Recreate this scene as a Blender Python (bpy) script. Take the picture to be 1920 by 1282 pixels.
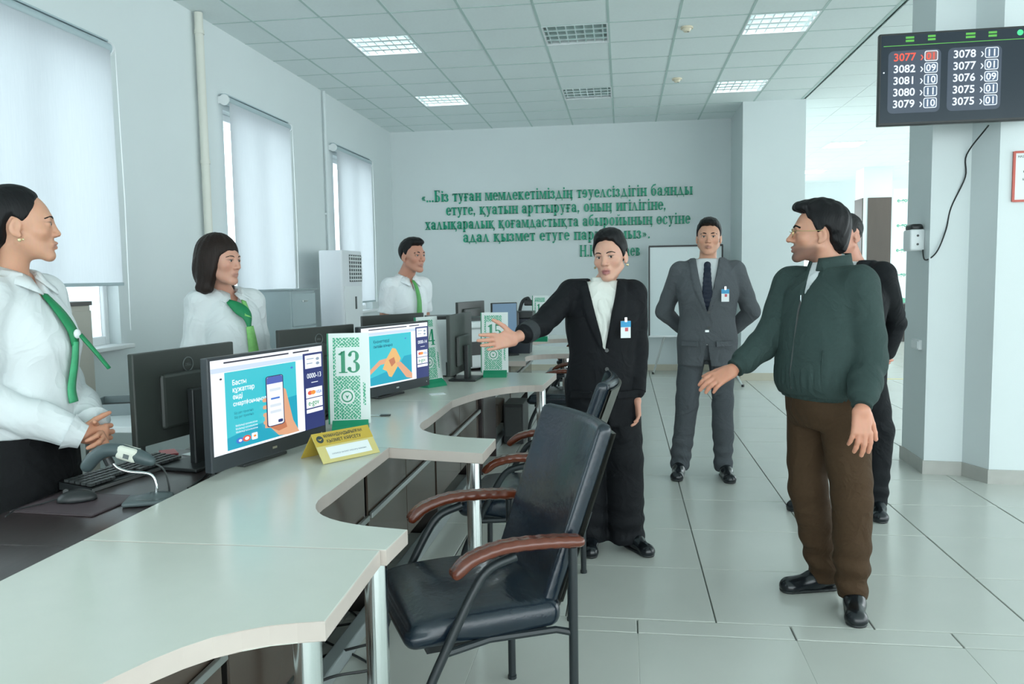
import bpy, bmesh, math, random
import numpy as np
from mathutils import Vector, Matrix
random.seed(7)
scene = bpy.context.scene
for o in list(bpy.data.objects):
    bpy.data.objects.remove(o, do_unlink=True)
COL = scene.collection
R = math.radians
# ------------------------------------------------------------------ camera
CAM_H = 1.435
F_PX, YAW, PITCH, ROLL = 1484.4, 0.1394, -0.0835, -0.0158
def cam_axes():
    cy, sy, cp, sp = math.cos(YAW), math.sin(YAW), math.cos(PITCH), math.sin(PITCH)
    f = Vector((-sy*cp, cy*cp, sp)); r = Vector((cy, sy, 0)); u = r.cross(f)
    cr, sr = math.cos(ROLL), math.sin(ROLL)
    return cr*r+sr*u, -sr*r+cr*u, f
_r, _u, _f = cam_axes()
cd = bpy.data.cameras.new('camera')
cd.sensor_width = 36.0
cd.lens = F_PX/1920*36.0
cd.clip_start = 0.05; cd.clip_end = 200
cam = bpy.data.objects.new('camera', cd)
COL.objects.link(cam)
cam.matrix_world = Matrix(((_r.x, _u.x, -_f.x, 0), (_r.y, _u.y, -_f.y, 0), (_r.z, _u.z, -_f.z, CAM_H), (0, 0, 0, 1)))
scene.camera = cam
# ------------------------------------------------------------------ world, exposure
scene.view_settings.view_transform = 'Standard'
scene.view_settings.look = 'None'
scene.view_settings.gamma = 1.0
scene.view_settings.use_curve_mapping = False
scene.view_settings.exposure = 0.27
w = bpy.data.worlds.new('daylight'); scene.world = w; w.use_nodes = True
bg = w.node_tree.nodes['Background']
bg.inputs['Color'].default_value = (0.87, 0.97, 1.0, 1)
bg.inputs['Strength'].default_value = 3.7
# ------------------------------------------------------------------ materials
MATS = {}
def mat(name, col, rough=0.55, metal=0.0, noise=0.0, nscale=8.0, bump=0.0, bscale=60.0, emit=0.0, spec=0.5, trans=0.0, coat=0.0, stretch=None, alpha=1.0, col2=None):
    if name in MATS: return MATS[name]
    m = bpy.data.materials.new(name); m.use_nodes = True
    nt = m.node_tree; b = nt.nodes['Principled BSDF']
    b.inputs['Base Color'].default_value = (*col, 1)
    b.inputs['Roughness'].default_value = rough
    b.inputs['Metallic'].default_value = metal
    b.inputs['Specular IOR Level'].default_value = spec
    b.inputs['Coat Weight'].default_value = coat
    b.inputs['Coat Roughness'].default_value = 0.08
    b.inputs['Transmission Weight'].default_value = trans
    b.inputs['Alpha'].default_value = alpha
    if noise > 0 or bump > 0:
        tc = nt.nodes.new('ShaderNodeTexCoord'); mp = nt.nodes.new('ShaderNodeMapping')
        nt.links.new(tc.outputs['Object'], mp.inputs['Vector'])
        if stretch: mp.inputs['Scale'].default_value = stretch
    if noise > 0:
        n = nt.nodes.new('ShaderNodeTexNoise'); n.inputs['Scale'].default_value = nscale; n.inputs['Detail'].default_value = 6
        nt.links.new(mp.outputs['Vector'], n.inputs['Vector'])
        mx = nt.nodes.new('ShaderNodeMix'); mx.data_type = 'RGBA'
        c2 = col2 if col2 else tuple(min(1, c*(1-noise)) for c in col)
        c1 = col if col2 else tuple(min(1, c*(1+noise)) for c in col)
        mx.inputs['A'].default_value = (*c1, 1); mx.inputs['B'].default_value = (*c2, 1)
        nt.links.new(n.outputs['Fac'], mx.inputs['Factor']); nt.links.new(mx.outputs['Result'], b.inputs['Base Color'])
    if bump > 0:
        n2 = nt.nodes.new('ShaderNodeTexNoise'); n2.inputs['Scale'].default_value = bscale; n2.inputs['Detail'].default_value = 4
        nt.links.new(mp.outputs['Vector'], n2.inputs['Vector'])
        bp = nt.nodes.new('ShaderNodeBump'); bp.inputs['Strength'].default_value = bump; bp.inputs['Distance'].default_value = 0.01
        nt.links.new(n2.outputs['Fac'], bp.inputs['Height']); nt.links.new(bp.outputs['Normal'], b.inputs['Normal'])
    if emit > 0:
        b.inputs['Emission Color'].default_value = (*col, 1); b.inputs['Emission Strength'].default_value = emit
    MATS[name] = m
    return m
def folds(m, strength=0.5, scale=7.0, stretch=(1, 1, 1)):
    """broad soft creases on top of a cloth material"""
    nt = m.node_tree; b = nt.nodes['Principled BSDF']
    tc = nt.nodes.new('ShaderNodeTexCoord'); mp = nt.nodes.new('ShaderNodeMapping'); mp.inputs['Scale'].default_value = stretch
    n = nt.nodes.new('ShaderNodeTexNoise'); n.inputs['Scale'].default_value = scale; n.inputs['Detail'].default_value = 2.5; n.inputs['Distortion'].default_value = 1.1
    mr = nt.nodes.new('ShaderNodeMath'); mr.operation = 'SUBTRACT'; mr.inputs[1].default_value = 0.5
    ab = nt.nodes.new('ShaderNodeMath'); ab.operation = 'ABSOLUTE'
    bp = nt.nodes.new('ShaderNodeBump'); bp.inputs['Strength'].default_value = strength; bp.inputs['Distance'].default_value = 0.06; bp.invert = True
    nt.links.new(tc.outputs['Object'], mp.inputs['Vector']); nt.links.new(mp.outputs['Vector'], n.inputs['Vector'])
    nt.links.new(n.outputs['Fac'], mr.inputs[0]); nt.links.new(mr.outputs[0], ab.inputs[0]); nt.links.new(ab.outputs[0], bp.inputs['Height'])
    if b.inputs['Normal'].links: nt.links.new(b.inputs['Normal'].links[0].from_socket, bp.inputs['Normal'])
    nt.links.new(bp.outputs['Normal'], b.inputs['Normal'])
    return m
def emis(name, col, s=1.0):
    if name in MATS: return MATS[name]
    m = bpy.data.materials.new(name); m.use_nodes = True
    nt = m.node_tree; b = nt.nodes['Principled BSDF']
    b.inputs['Base Color'].default_value = (0.01, 0.01, 0.01, 1); b.inputs['Roughness'].default_value = 0.35
    b.inputs['Emission Color'].default_value = (*col, 1); b.inputs['Emission Strength'].default_value = s
    MATS[name] = m
    return m
def sr(r, g, b):
    return tuple((c/255/12.92) if c/255 <= 0.04045 else ((c/255+0.055)/1.055)**2.4 for c in (r, g, b))
# ------------------------------------------------------------------ object helpers
def link(name, me, m=None, parent=None, loc=None, rot=None):
    o = bpy.data.objects.new(name, me); COL.objects.link(o)
    if m is not None and me is not None:
        if isinstance(m, (list, tuple)):
            if not me.materials:
                for q in m: me.materials.append(q)
        elif not me.materials: me.materials.append(m)
    if parent is not None: o.parent = parent
    if loc is not None: o.location = loc
    if rot is not None: o.rotation_euler = rot
    return o
def tag(o, label, cat, group=None, kind=None):
    o['label'] = label; o['category'] = cat
    if group: o['group'] = group
    if kind: o['kind'] = kind
    return o
def thing(name, label, cat, loc=(0, 0, 0), rz=0.0, group=None):
    o = bpy.data.objects.new(name, None); COL.objects.link(o); o.empty_display_size = 0.1
    o.location = loc; o.rotation_euler = (0, 0, rz)
    return tag(o, label, cat, group)
def struct(name, me, m, parent=None):
    o = link(name, me, m, parent)
    if parent is None: o['kind'] = 'structure'
    return o
def copy_tree(o, parent=None):
    c = o.copy(); COL.objects.link(c); c.parent = parent
    for ch in list(o.children): copy_tree(ch, c)
    return c
class MB:
    """collects shapes into one mesh"""
    def __init__(s): s.bm = bmesh.new()
    def box(s, c, d, rot=None, bev=0.0, seg=2):
        r = bmesh.ops.create_cube(s.bm, size=1.0)
        vs = r['verts']
        for v in vs: v.co = Vector((v.co.x*d[0], v.co.y*d[1], v.co.z*d[2]))
        if bev > 0:
            es = {e for v in vs for e in v.link_edges}
            rr = bmesh.ops.bevel(s.bm, geom=list(es), offset=bev, segments=seg, affect='EDGES', profile=0.5)
            vs = list({v for f in rr['faces'] for v in f.verts} | {v for v in vs if v.is_valid})
        Mx = Matrix.Translation(Vector(c))
        if rot is not None: Mx = Mx @ (rot if isinstance(rot, Matrix) else Matrix.Rotation(rot, 4, 'Z'))
        for v in vs: v.co = Mx @ v.co
        return s
    def cyl(s, a, b, r, r2=None, n=16, caps=True):
        a, b = Vector(a), Vector(b); d = b-a; L = d.length
        if r2 is None: r2 = r
        q = Vector((0, 0, 1)).rotation_difference(d.normalized()).to_matrix().to_4x4()
        bmesh.ops.create_cone(s.bm, cap_ends=caps, cap_tris=False, segments=n, radius1=r, radius2=r2, depth=L, matrix=Matrix.Translation((a+b)/2) @ q)
        return s
    def tube(s, pts, r, n=10, closed=False):
        pts = [Vector(p) for p in pts]; N = len(pts); rings = []
        rr = r if isinstance(r, (list, tuple)) else [r]*N
        prev = None
        for i, p in enumerate(pts):
            if closed: t = (pts[(i+1) % N]-pts[i-1])
            else: t = pts[min(i+1, N-1)]-pts[max(i-1, 0)]
            t.normalize()
            if prev is None:
                up = Vector((0, 0, 1)) if abs(t.z) < 0.9 else Vector((1, 0, 0))
                nx = t.cross(up).normalized()
            else:
                nx = (prev-t*prev.dot(t)).normalized()
            prev = nx; ny = t.cross(nx)
            rings.append([s.bm.verts.new(p+rr[i]*(math.cos(2*math.pi*k/n)*nx+math.sin(2*math.pi*k/n)*ny)) for k in range(n)])
        for i in range(N if closed else N-1):
            A, B = rings[i], rings[(i+1) % N]
            for k in range(n): s.bm.faces.new((A[k], A[(k+1) % n], B[(k+1) % n], B[k]))
        if not closed:
            s.bm.faces.new(rings[0][::-1]); s.bm.faces.new(rings[-1])
        return s
    def prism(s, poly, z0, z1, axis='Z', bev=0.0):
        """poly in 2D extruded; axis Z: (x,y), Y: (x,z) extruded along y, X: (y,z) along x"""
        def P(p, h):
            return {'Z': (p[0], p[1], h), 'Y': (p[0], h, p[1]), 'X': (h, p[0], p[1])}[axis]
        A = [s.bm.verts.new(P(p, z0)) for p in poly]; B = [s.bm.verts.new(P(p, z1)) for p in poly]
        n = len(poly); fs = []
        fs.append(s.bm.faces.new(A[::-1])); top = s.bm.faces.new(B); fs.append(top)
        for i in range(n): fs.append(s.bm.faces.new((A[i], A[(i+1) % n], B[(i+1) % n], B[i])))
        if bev > 0:
            es = list(set(list(fs[0].edges)+list(top.edges)))
            bmesh.ops.bevel(s.bm, geom=es, offset=bev, segments=2, affect='EDGES', profile=0.5)
        return s
    def quad(s, a, b, c, d):
        s.bm.faces.new([s.bm.verts.new(p) for p in (a, b, c, d)]); return s
    def sphere(s, c, r, sc=(1, 1, 1), u=16, v=10, rot=None):
        Mx = Matrix.Translation(Vector(c)) @ (rot if rot else Matrix.Identity(4)) @ Matrix.Diagonal((sc[0], sc[1], sc[2], 1))
        bmesh.ops.create_uvsphere(s.bm, u_segments=u, v_segments=v, radius=r, matrix=Mx); return s
    def me(s, name, smooth=False):
        bmesh.ops.recalc_face_normals(s.bm, faces=s.bm.faces)
        m = bpy.data.meshes.new(name); s.bm.to_mesh(m); s.bm.free()
        if smooth:
            m.polygons.foreach_set('use_smooth', [True]*len(m.polygons))
            try: m.set_sharp_from_angle(angle=R(40))
            except Exception: pass
        return m
    def build(s, name, m, parent=None, smooth=False, loc=None, rot=None):
        return link(name, s.me(name, smooth), m, parent, loc, rot)
def spline(pts, n=8):
    """Catmull-Rom through points"""
    P = [np.array(p, float) for p in pts]; P = [2*P[0]-P[1]]+P+[2*P[-1]-P[-2]]; out = []
    for i in range(1, len(P)-2):
        for k in range(n):
            t = k/n
            out.append(0.5*((2*P[i])+(-P[i-1]+P[i+1])*t+(2*P[i-1]-5*P[i]+4*P[i+1]-P[i+2])*t*t+(-P[i-1]+3*P[i]-3*P[i+1]+P[i+2])*t**3))
    out.append(P[-2])
    return [tuple(q) for q in out]
def text_mesh(s, size, extrude=0.0, bold=0.0, align='LEFT', xscale=1.0, spacing=1.0):
    c = bpy.data.curves.new('t', 'FONT'); c.body = s; c.size = size; c.extrude = extrude; c.offset = bold*size
    c.align_x = align; c.resolution_u = 3; c.space_character = spacing
    o = bpy.data.objects.new('t', c); COL.objects.link(o)
    dg = bpy.context.evaluated_depsgraph_get(); dg.update()
    m = bpy.data.meshes.new_from_object(o.evaluated_get(dg))
    bpy.data.objects.remove(o, do_unlink=True)
    m.materials.clear()
    if xscale != 1.0: m.transform(Matrix.Diagonal((xscale, 1, 1, 1)))
    return m
# ------------------------------------------------------------------ signed-distance modelling (continuous organic surfaces)
def lerp(a, b, t): return a+(b-a)*t
class Field:
    def __init__(s, lo, hi, h):
        s.h = h; s.lo = np.array(lo, np.float32)
        n = np.ceil((np.array(hi)-np.array(lo))/h).astype(int)+1
        s.n = n; s.F = np.full(tuple(n), 0.5, np.float32)
        s.ax = [(lo[i]+h*np.arange(n[i])).astype(np.float32) for i in range(3)]
    def _blk(s, lo, hi):
        sl = []
        for i in range(3):
            a = int(np.clip(math.floor((lo[i]-s.lo[i])/s.h), 0, s.n[i])); b = int(np.clip(math.ceil((hi[i]-s.lo[i])/s.h)+1, 0, s.n[i]))
            if b <= a: return None, None
            sl.append(slice(a, b))
        X, Y, Z = np.meshgrid(s.ax[0][sl[0]], s.ax[1][sl[1]], s.ax[2][sl[2]], indexing='ij')
        return tuple(sl), (X, Y, Z)
    def add(s, fn, lo, hi, k=0.01, mode='u'):
        m = 0.03+k
        sl, P = s._blk([q-m for q in lo], [q+m for q in hi])
        if sl is None: return s
        d = fn(*P).astype(np.float32); a = s.F[sl]
        if mode == 'u':
            hh = np.clip(0.5+0.5*(a-d)/k, 0, 1); s.F[sl] = lerp(a, d, hh)-k*hh*(1-hh)
        elif mode == 's':
            hh = np.clip(0.5-0.5*(a+d)/k, 0, 1); s.F[sl] = lerp(a, -d, hh)+k*hh*(1-hh)
        return s
    def apply(s, fn):
        X, Y, Z = np.meshgrid(*s.ax, indexing='ij'); s.F = fn(s.F, X, Y, Z).astype(np.float32); return s
    # primitives -------------------------------------------------
    def cap(s, a, b, ra, rb=None, k=0.01, mode='u', fold=None):
        a, b = np.array(a, float), np.array(b, float); rb = ra if rb is None else rb
        ab = b-a; L2 = float(ab@ab)+1e-12; L = math.sqrt(L2); rm = max(ra, rb)
        def fn(X, Y, Z):
            t = np.clip(((X-a[0])*ab[0]+(Y-a[1])*ab[1]+(Z-a[2])*ab[2])/L2, 0, 1)
            d = np.sqrt((X-a[0]-ab[0]*t)**2+(Y-a[1]-ab[1]*t)**2+(Z-a[2]-ab[2]*t)**2)-lerp(ra, rb, t)
            if fold:
                amp, fr, c, wd, ph = fold
                d = d+amp*np.exp(-((t-c)/wd)**2)*np.sin(t*L*fr+ph+2.2*np.sin(9*X+4*ph)+1.8*np.cos(11*Y+ph))
            return d
        return s.add(fn, np.minimum(a, b)-rm, np.maximum(a, b)+rm, k, mode)
    def chain(s, pts, rs, k=0.01, folds=None):
        for i in range(len(pts)-1): s.cap(pts[i], pts[i+1], rs[i], rs[i+1], k, fold=folds[i] if folds else None)
        return s
    def ell(s, c, r, k=0.01, mode='u', rot=None):
        c = np.array(c, float); r = np.array(r, float); rm = float(r.max())
        Mi = None if rot is None else np.array(rot.inverted())[:3, :3]
        def fn(X, Y, Z):
            x, y, z = X-c[0], Y-c[1], Z-c[2]
            if Mi is not None:
                x, y, z = (Mi[0, 0]*x+Mi[0, 1]*y+Mi[0, 2]*z, Mi[1, 0]*x+Mi[1, 1]*y+Mi[1, 2]*z, Mi[2, 0]*x+Mi[2, 1]*y+Mi[2, 2]*z)
            k0 = np.sqrt((x/r[0])**2+(y/r[1])**2+(z/r[2])**2); k1 = np.sqrt((x/r[0]**2)**2+(y/r[1]**2)**2+(z/r[2]**2)**2)+1e-9
            return k0*(k0-1)/k1
        return s.add(fn, c-rm, c+rm, k, mode)
    def loft(s, secs, k=0.01, n=2.3, zcap=True, noise=None, off=0.0):
        """secs: (z, cx, cy, rx, ry)"""
        S = np.array(secs, float); S = S[np.argsort(S[:, 0])]
        zf = np.linspace(S[0, 0], S[-1, 0], 120)
        # smoothed interpolation
        def sm(col):
            v = np.interp(zf, S[:, 0], S[:, col]); kk = np.ones(9)/9; vp = np.pad(v, 4, mode='edge'); return np.convolve(vp, kk, 'valid')
        cx, cy, rx, ry = sm(1), sm(2), sm(3)+off, sm(4)+off
        def fn(X, Y, Z):
            x = X-np.interp(Z, zf, cx); y = Y-np.interp(Z, zf, cy); a = np.interp(Z, zf, rx); b = np.interp(Z, zf, ry)
            q = ((np.abs(x)/a)**n+(np.abs(y)/b)**n)**(1/n)
            d = (q-1)*np.minimum(a, b)
            if noise is not None: d = d+noise(X, Y, Z)
            if zcap: d = np.maximum(d, np.maximum(S[0, 0]-Z, Z-S[-1, 0]))
            return d
        rr = float(S[:, 3:].max())+off
        return s.add(fn, (S[:, 1].min()-rr, S[:, 2].min()-rr, S[0, 0]), (S[:, 1].max()+rr, S[:, 2].max()+rr, S[-1, 0]), k)
    def boxp(s, c, d, r=0.004, k=0.006, mode='u', rot=None):
        c = np.array(c, float); hb = np.array(d, float)/2-r; rm = float(np.linalg.norm(d))/2
        Mi = None if rot is None else np.array(rot.inverted())[:3, :3]
        def fn(X, Y, Z):
            x, y, z = X-c[0], Y-c[1], Z-c[2]
            if Mi is not None:
                x, y, z = (Mi[0, 0]*x+Mi[0, 1]*y+Mi[0, 2]*z, Mi[1, 0]*x+Mi[1, 1]*y+Mi[1, 2]*z, Mi[2, 0]*x+Mi[2, 1]*y+Mi[2, 2]*z)
            qx, qy, qz = np.abs(x)-hb[0], np.abs(y)-hb[1], np.abs(z)-hb[2]
            return np.sqrt(np.maximum(qx, 0)**2+np.maximum(qy, 0)**2+np.maximum(qz, 0)**2)+np.minimum(np.maximum(qx, np.maximum(qy, qz)), 0)-r
        return s.add(fn, c-rm, c+rm, k, mode)
    def mesh(s):
        F = s.F.copy()
        for i in range(3):                                    # closed at the borders
            ix = [slice(None)]*3
            for e in (0, -1):
                ix[i] = e; F[tuple(ix)] = np.maximum(F[tuple(ix)], 1e-3)
        ins = F < 0
        cs = np.zeros(tuple(np.array(F.shape)-1), np.int8)
        offs = [(i, j, k) for i in (0, 1) for j in (0, 1) for k in (0, 1)]
        nx, ny, nz = cs.shape
        for (i, j, k) in offs: cs += ins[i:i+nx, j:j+ny, k:k+nz]
        act = (cs > 0) & (cs < 8)
        ids = np.argwhere(act); N = len(ids)
        if N == 0: return np.zeros((0, 3)), np.zeros((0, 4), int)
        idx = np.full(cs.shape, -1, np.int64); idx[act] = np.arange(N)
        acc = np.zeros((N, 3)); cnt = np.zeros(N)
        I, J, K = ids.T
        vals = {o: F[I+o[0], J+o[1], K+o[2]] for o in offs}
        for o in offs:
            for a in range(3):
                if o[a] == 0:
                    p = list(o); p[a] = 1; p = tuple(p)
                    va, vb = vals[o], vals[p]; cr = (va < 0) != (vb < 0)
                    t = np.where(cr, va/np.where(cr, va-vb, 1), 0)
                    pos = np.array(o, float)[None, :].repeat(N, 0); pos[:, a] += t
                    acc += pos*cr[:, None]; cnt += cr
        V = (acc/cnt[:, None]+ids)*s.h+s.lo
        faces = []
        for a in range(3):
            b, c = (a+1) % 3, (a+2) % 3
            sa = [slice(None)]*3; sb = [slice(None)]*3
            sa[a] = slice(0, -1); sb[a] = slice(1, None)
            for q in (b, c): sa[q] = slice(1, -1); sb[q] = slice(1, -1)
            A, B = ins[tuple(sa)], ins[tuple(sb)]
            for flip in (False, True):
                E = np.argwhere((A & ~B) if not flip else (~A & B))
                if len(E) == 0: continue
                base = E.copy(); base[:, b] += 1; base[:, c] += 1
                def cid(db, dc):
                    g = base.copy(); g[:, b] += db; g[:, c] += dc; return idx[g[:, 0], g[:, 1], g[:, 2]]
                qd = np.stack([cid(-1, -1), cid(0, -1), cid(0, 0), cid(-1, 0)], 1)
                if flip: qd = qd[:, ::-1]
                faces.append(qd)
        return V, np.concatenate(faces)
def relax(V, Fq, it=1, lam=0.5):
    for _ in range(it):
        acc = np.zeros_like(V); cnt = np.zeros(len(V))
        for a, b in ((0, 1), (1, 2), (2, 3), (3, 0)):
            np.add.at(acc, Fq[:, a], V[Fq[:, b]]); np.add.at(acc, Fq[:, b], V[Fq[:, a]])
            np.add.at(cnt, Fq[:, a], 1); np.add.at(cnt, Fq[:, b], 1)
        V = V*(1-lam)+lam*acc/cnt[:, None]
    return V
def cloth(V, Q, amp, freq=16.0, seed=0, sc=(1, 1, 0.75)):
    """pushes a garment surface into creases along its normals"""
    N = np.zeros_like(V); a, b, c, d = (V[Q[:, i]] for i in range(4)); fn = np.cross(c-a, d-b)
    for i in range(4): np.add.at(N, Q[:, i], fn)
    N /= np.linalg.norm(N, axis=1, keepdims=True)+1e-9
    g = np.random.RandomState(seed); p = V*np.array(sc)*freq
    p = p+0.8*np.sin(p[:, [1, 2, 0]]*0.9+g.rand(3)*6)
    v = np.zeros(len(V))
    for _ in range(5):
        dr = g.randn(3); dr /= np.linalg.norm(dr); v += np.sin(p@dr+g.rand()*6.28)
    r = 1-np.abs(v)/1.6
    return V+N*(amp*np.clip(r, -1, 1))[:, None]
def np_mesh(name, V, Fq, colors=None, smooth=True):
    m = bpy.data.meshes.new(name)
    m.vertices.add(len(V)); m.vertices.foreach_set('co', np.asarray(V, np.float32).ravel())
    m.loops.add(len(Fq)*4); m.loops.foreach_set('vertex_index', np.asarray(Fq, np.int32).ravel())
    m.polygons.add(len(Fq)); m.polygons.foreach_set('loop_start', np.arange(0, len(Fq)*4, 4, dtype=np.int32))
    if smooth: m.polygons.foreach_set('use_smooth', np.ones(len(Fq), bool))
    m.update(calc_edges=True); m.validate()
    if colors is not None:
        at = m.color_attributes.new('Col', 'FLOAT_COLOR', 'POINT')
        at.data.foreach_set('color', np.concatenate([colors, np.ones((len(V), 1))], 1).astype(np.float32).ravel())
    return m
# ================================================================== SETTING
CZ = 3.63          # ceiling height
LX = -3.48         # left wall plane
FY = 11.88         # far wall plane
m_wall = mat('wall_paint', (0.70, 0.765, 0.77), 0.6, noise=0.03, nscale=1.5, bump=0.05, bscale=180)
m_wallf = m_wall
m_col = m_wall
m_pil = m_wall
m_base = mat('baseboard_tile', (0.45, 0.45, 0.42), 0.35, noise=0.15, nscale=9)
m_beige = mat('baseboard_beige', (0.55, 0.52, 0.42), 0.4, noise=0.1, nscale=6)
m_white = mat('white_plastic', (0.80, 0.84, 0.85), 0.35, noise=0.015, nscale=4)
m_pipe = mat('pipe_paint', (0.68, 0.69, 0.62), 0.4, noise=0.05, nscale=5)
m_glass = mat('window_glass', (0.9, 0.97, 1.0), 0.02, trans=1.0, spec=0.3)
m_tile = mat('floor_tile', (0.63, 0.64, 0.595), 0.20, noise=0.07, nscale=3.0, bump=0.015, bscale=14, col2=(0.57, 0.59, 0.545))
m_grout = mat('grout', (0.17, 0.19, 0.17), 0.8, noise=0.2, nscale=20)
m_ct = mat('ceiling_tile', (0.84, 0.915, 0.915), 0.85, noise=0.035, nscale=40, bump=0.08, bscale=300)
m_ctr = m_ct
m_bar = mat('ceiling_bar', (0.50, 0.64, 0.61), 0.5, noise=0.05, nscale=20)
m_chrome = mat('chrome', (0.78, 0.82, 0.82), 0.14, metal=1.0, noise=0.03, nscale=10)
m_alu = mat('aluminium', (0.60, 0.63, 0.62), 0.32, metal=0.9, noise=0.04, nscale=30)
m_black = mat('black_plastic', (0.018, 0.021, 0.022), 0.38, noise=0.15, nscale=30)
m_dgrey = mat('dark_grey_plastic', (0.05, 0.055, 0.055), 0.42, noise=0.1, nscale=30)

# ---- floor: slab with grout colour, tiles as pieces
floor = struct('floor', MB().box((3.2, 7.7, -0.06), (14.6, 27.4, 0.10)).me('floor'), m_grout)
TW, TD = 0.62, 0.6
tile_me = MB().box((0, 0, 0), (TW-0.006, TD-0.006, 0.012), bev=0.002, seg=1).me('floor_tile')
tile_me.materials.append(m_tile)
strip_me = MB().box((0, 0, 0), (0.613-0.006, 0.129-0.006, 0.012), bev=0.002, seg=1).me('floor_tile_strip')
strip_me.materials.append(m_tile)
far_tiles = MB()
def floor_tile(x, y, me=tile_me, d=TD, wdt=TW):
    if -1.35 < x < 3.35 and 1.6 < y < 12.1:
        t = link('tile', me, None, floor); t.location = (x, y, -0.006+random.uniform(-0.0006, 0.0004))
    else:
        far_tiles.box((x, y, -0.006), (wdt-0.006, d-0.006, 0.012))
for j in range(-1, 30):
    y = 3.235+TD*(j+0.5)
    if y < 3.235: continue
    for i in range(-7, 15):
        x = 0.377+TW*(i+0.5)
        if x < LX+0.1: continue
        if x > 3.8 and y < 6: pass
        floor_tile(x, y)
for i in range(-6, 15): floor_tile(0.055+0.613*(i+0.5), 3.1705, strip_me, 0.129, 0.613)
for j in range(0, 15):
    for i in range(-6, 15): floor_tile(0.055+0.613*(i+0.5), 3.106-TD*(j+0.5), wdt=0.613)
ft = far_tiles.build('far_tiles', m_tile, floor); ft['kind'] = 'stuff'
# yellow marking line on the hall floor
tag(MB().box((3.35, 10.95, 0.001), (1.1, 0.05, 0.002)).build('floor_marking', mat('yellow_line', (0.72, 0.62, 0.22), 0.5, noise=0.1, nscale=12)), 'yellow marking line on the tiled floor beyond the blue-white pillar', 'marking')

# ---- left wall with window openings
WIN = [(0.80, 2.15), (3.75, 5.10), (6.70, 8.05), (9.38, 10.75)]  # first opening lies out of view, added to let daylight in
WZ0, WZ1 = 1.00, 2.93
wl = MB()
T = 0.42
edges = [-6.0]+[v for wn in WIN for v in wn]+[FY+0.2]
for i in range(0, len(edges), 2):
    a, b = edges[i], edges[i+1]; wl.box((LX-T/2, (a+b)/2, CZ/2), (T, b-a, CZ))
for a, b in WIN:
    wl.box((LX-T/2, (a+b)/2, WZ0/2), (T, b-a, WZ0)); wl.box((LX-T/2, (a+b)/2, (WZ1+CZ)/2), (T, b-a, CZ-WZ1))
struct('wall_left', wl.me('wall_left'), m_wall)
m_frame = mat('window_frame', (0.82, 0.85, 0.86), 0.35, noise=0.01, nscale=5)
for n, (a, b) in enumerate(WIN):
    X = LX-0.115; yc = (a+b)/2; zc = (WZ0+WZ1)/2
    f = MB()
    for yy in (a+0.022, b-0.022): f.box((X, yy, zc), (0.06, 0.044, WZ1-WZ0), bev=0.006)
    for zz in (WZ0+0.03, WZ1-0.03): f.box((X, yc, zz), (0.06, b-a-0.09, 0.06), bev=0.006)
    f.box((X, yc-0.1, zc), (0.06, 0.07, WZ1-WZ0-0.12), bev=0.006)
    wn = struct('window_%d' % (n+1)+('_offscreen' if n == 0 else ''), f.me('window_frame'), m_frame)
    for (p, q) in ((a+0.044, yc-0.135), (yc-0.065, b-0.044)):
        MB().box((X, (p+q)/2, zc), (0.006, q-p, WZ1-WZ0-0.12)).build('pane', m_glass, wn)
    MB().box((LX-0.04, yc, WZ0-0.012), (0.24, b-a+0.08, 0.03), bev=0.006).build('window_sill', m_frame, wn)
# ---- roller blinds
def blind_mat():
    m = bpy.data.materials.new('blind_fabric'); m.use_nodes = True; nt = m.node_tree; nt.nodes.remove(nt.nodes['Principled BSDF'])
    out = nt.nodes['Material Output']
    d = nt.nodes.new('ShaderNodeBsdfDiffuse'); t = nt.nodes.new('ShaderNodeBsdfTranslucent'); mx = nt.nodes.new('ShaderNodeMixShader')
    tc = nt.nodes.new('ShaderNodeTexCoord'); wv = nt.nodes.new('ShaderNodeTexNoise'); mp = nt.nodes.new('ShaderNodeMapping')
    mp.inputs['Scale'].default_value = (1, 220, 8); wv.inputs['Scale'].default_value = 1.0
    nt.links.new(tc.outputs['Object'], mp.inputs['Vector']); nt.links.new(mp.outputs['Vector'], wv.inputs['Vector'])
    cr = nt.nodes.new('ShaderNodeValToRGB'); cr.color_ramp.elements[0].color = (0.62, 0.645, 0.67, 1); cr.color_ramp.elements[1].color = (0.70, 0.72, 0.74, 1)
    nt.links.new(wv.outputs['Fac'], cr.inputs['Fac']); nt.links.new(cr.outputs['Color'], d.inputs['Color']); nt.links.new(cr.outputs['Color'], t.inputs['Color'])
    mx.inputs[0].default_value = 0.58
    nt.links.new(d.outputs[0], mx.inputs[1]); nt.links.new(t.outputs[0], mx.inputs[2]); nt.links.new(mx.outputs[0], out.inputs['Surface'])
    return m
m_blind = blind_mat()
m_roll = mat('blind_roller', (0.42, 0.52, 0.55), 0.4, noise=0.03, nscale=10)
BL = [(3.55, 5.05, 1.42, 'wide roller blind drawn over the window nearest the ponytailed woman'), (6.64, 7.96, 1.10, 'pale roller blind over the window between the two wall pipes'), (9.27, 10.64, 1.12, 'pale narrow-looking roller blind over the window behind the tall air conditioner')]
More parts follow.
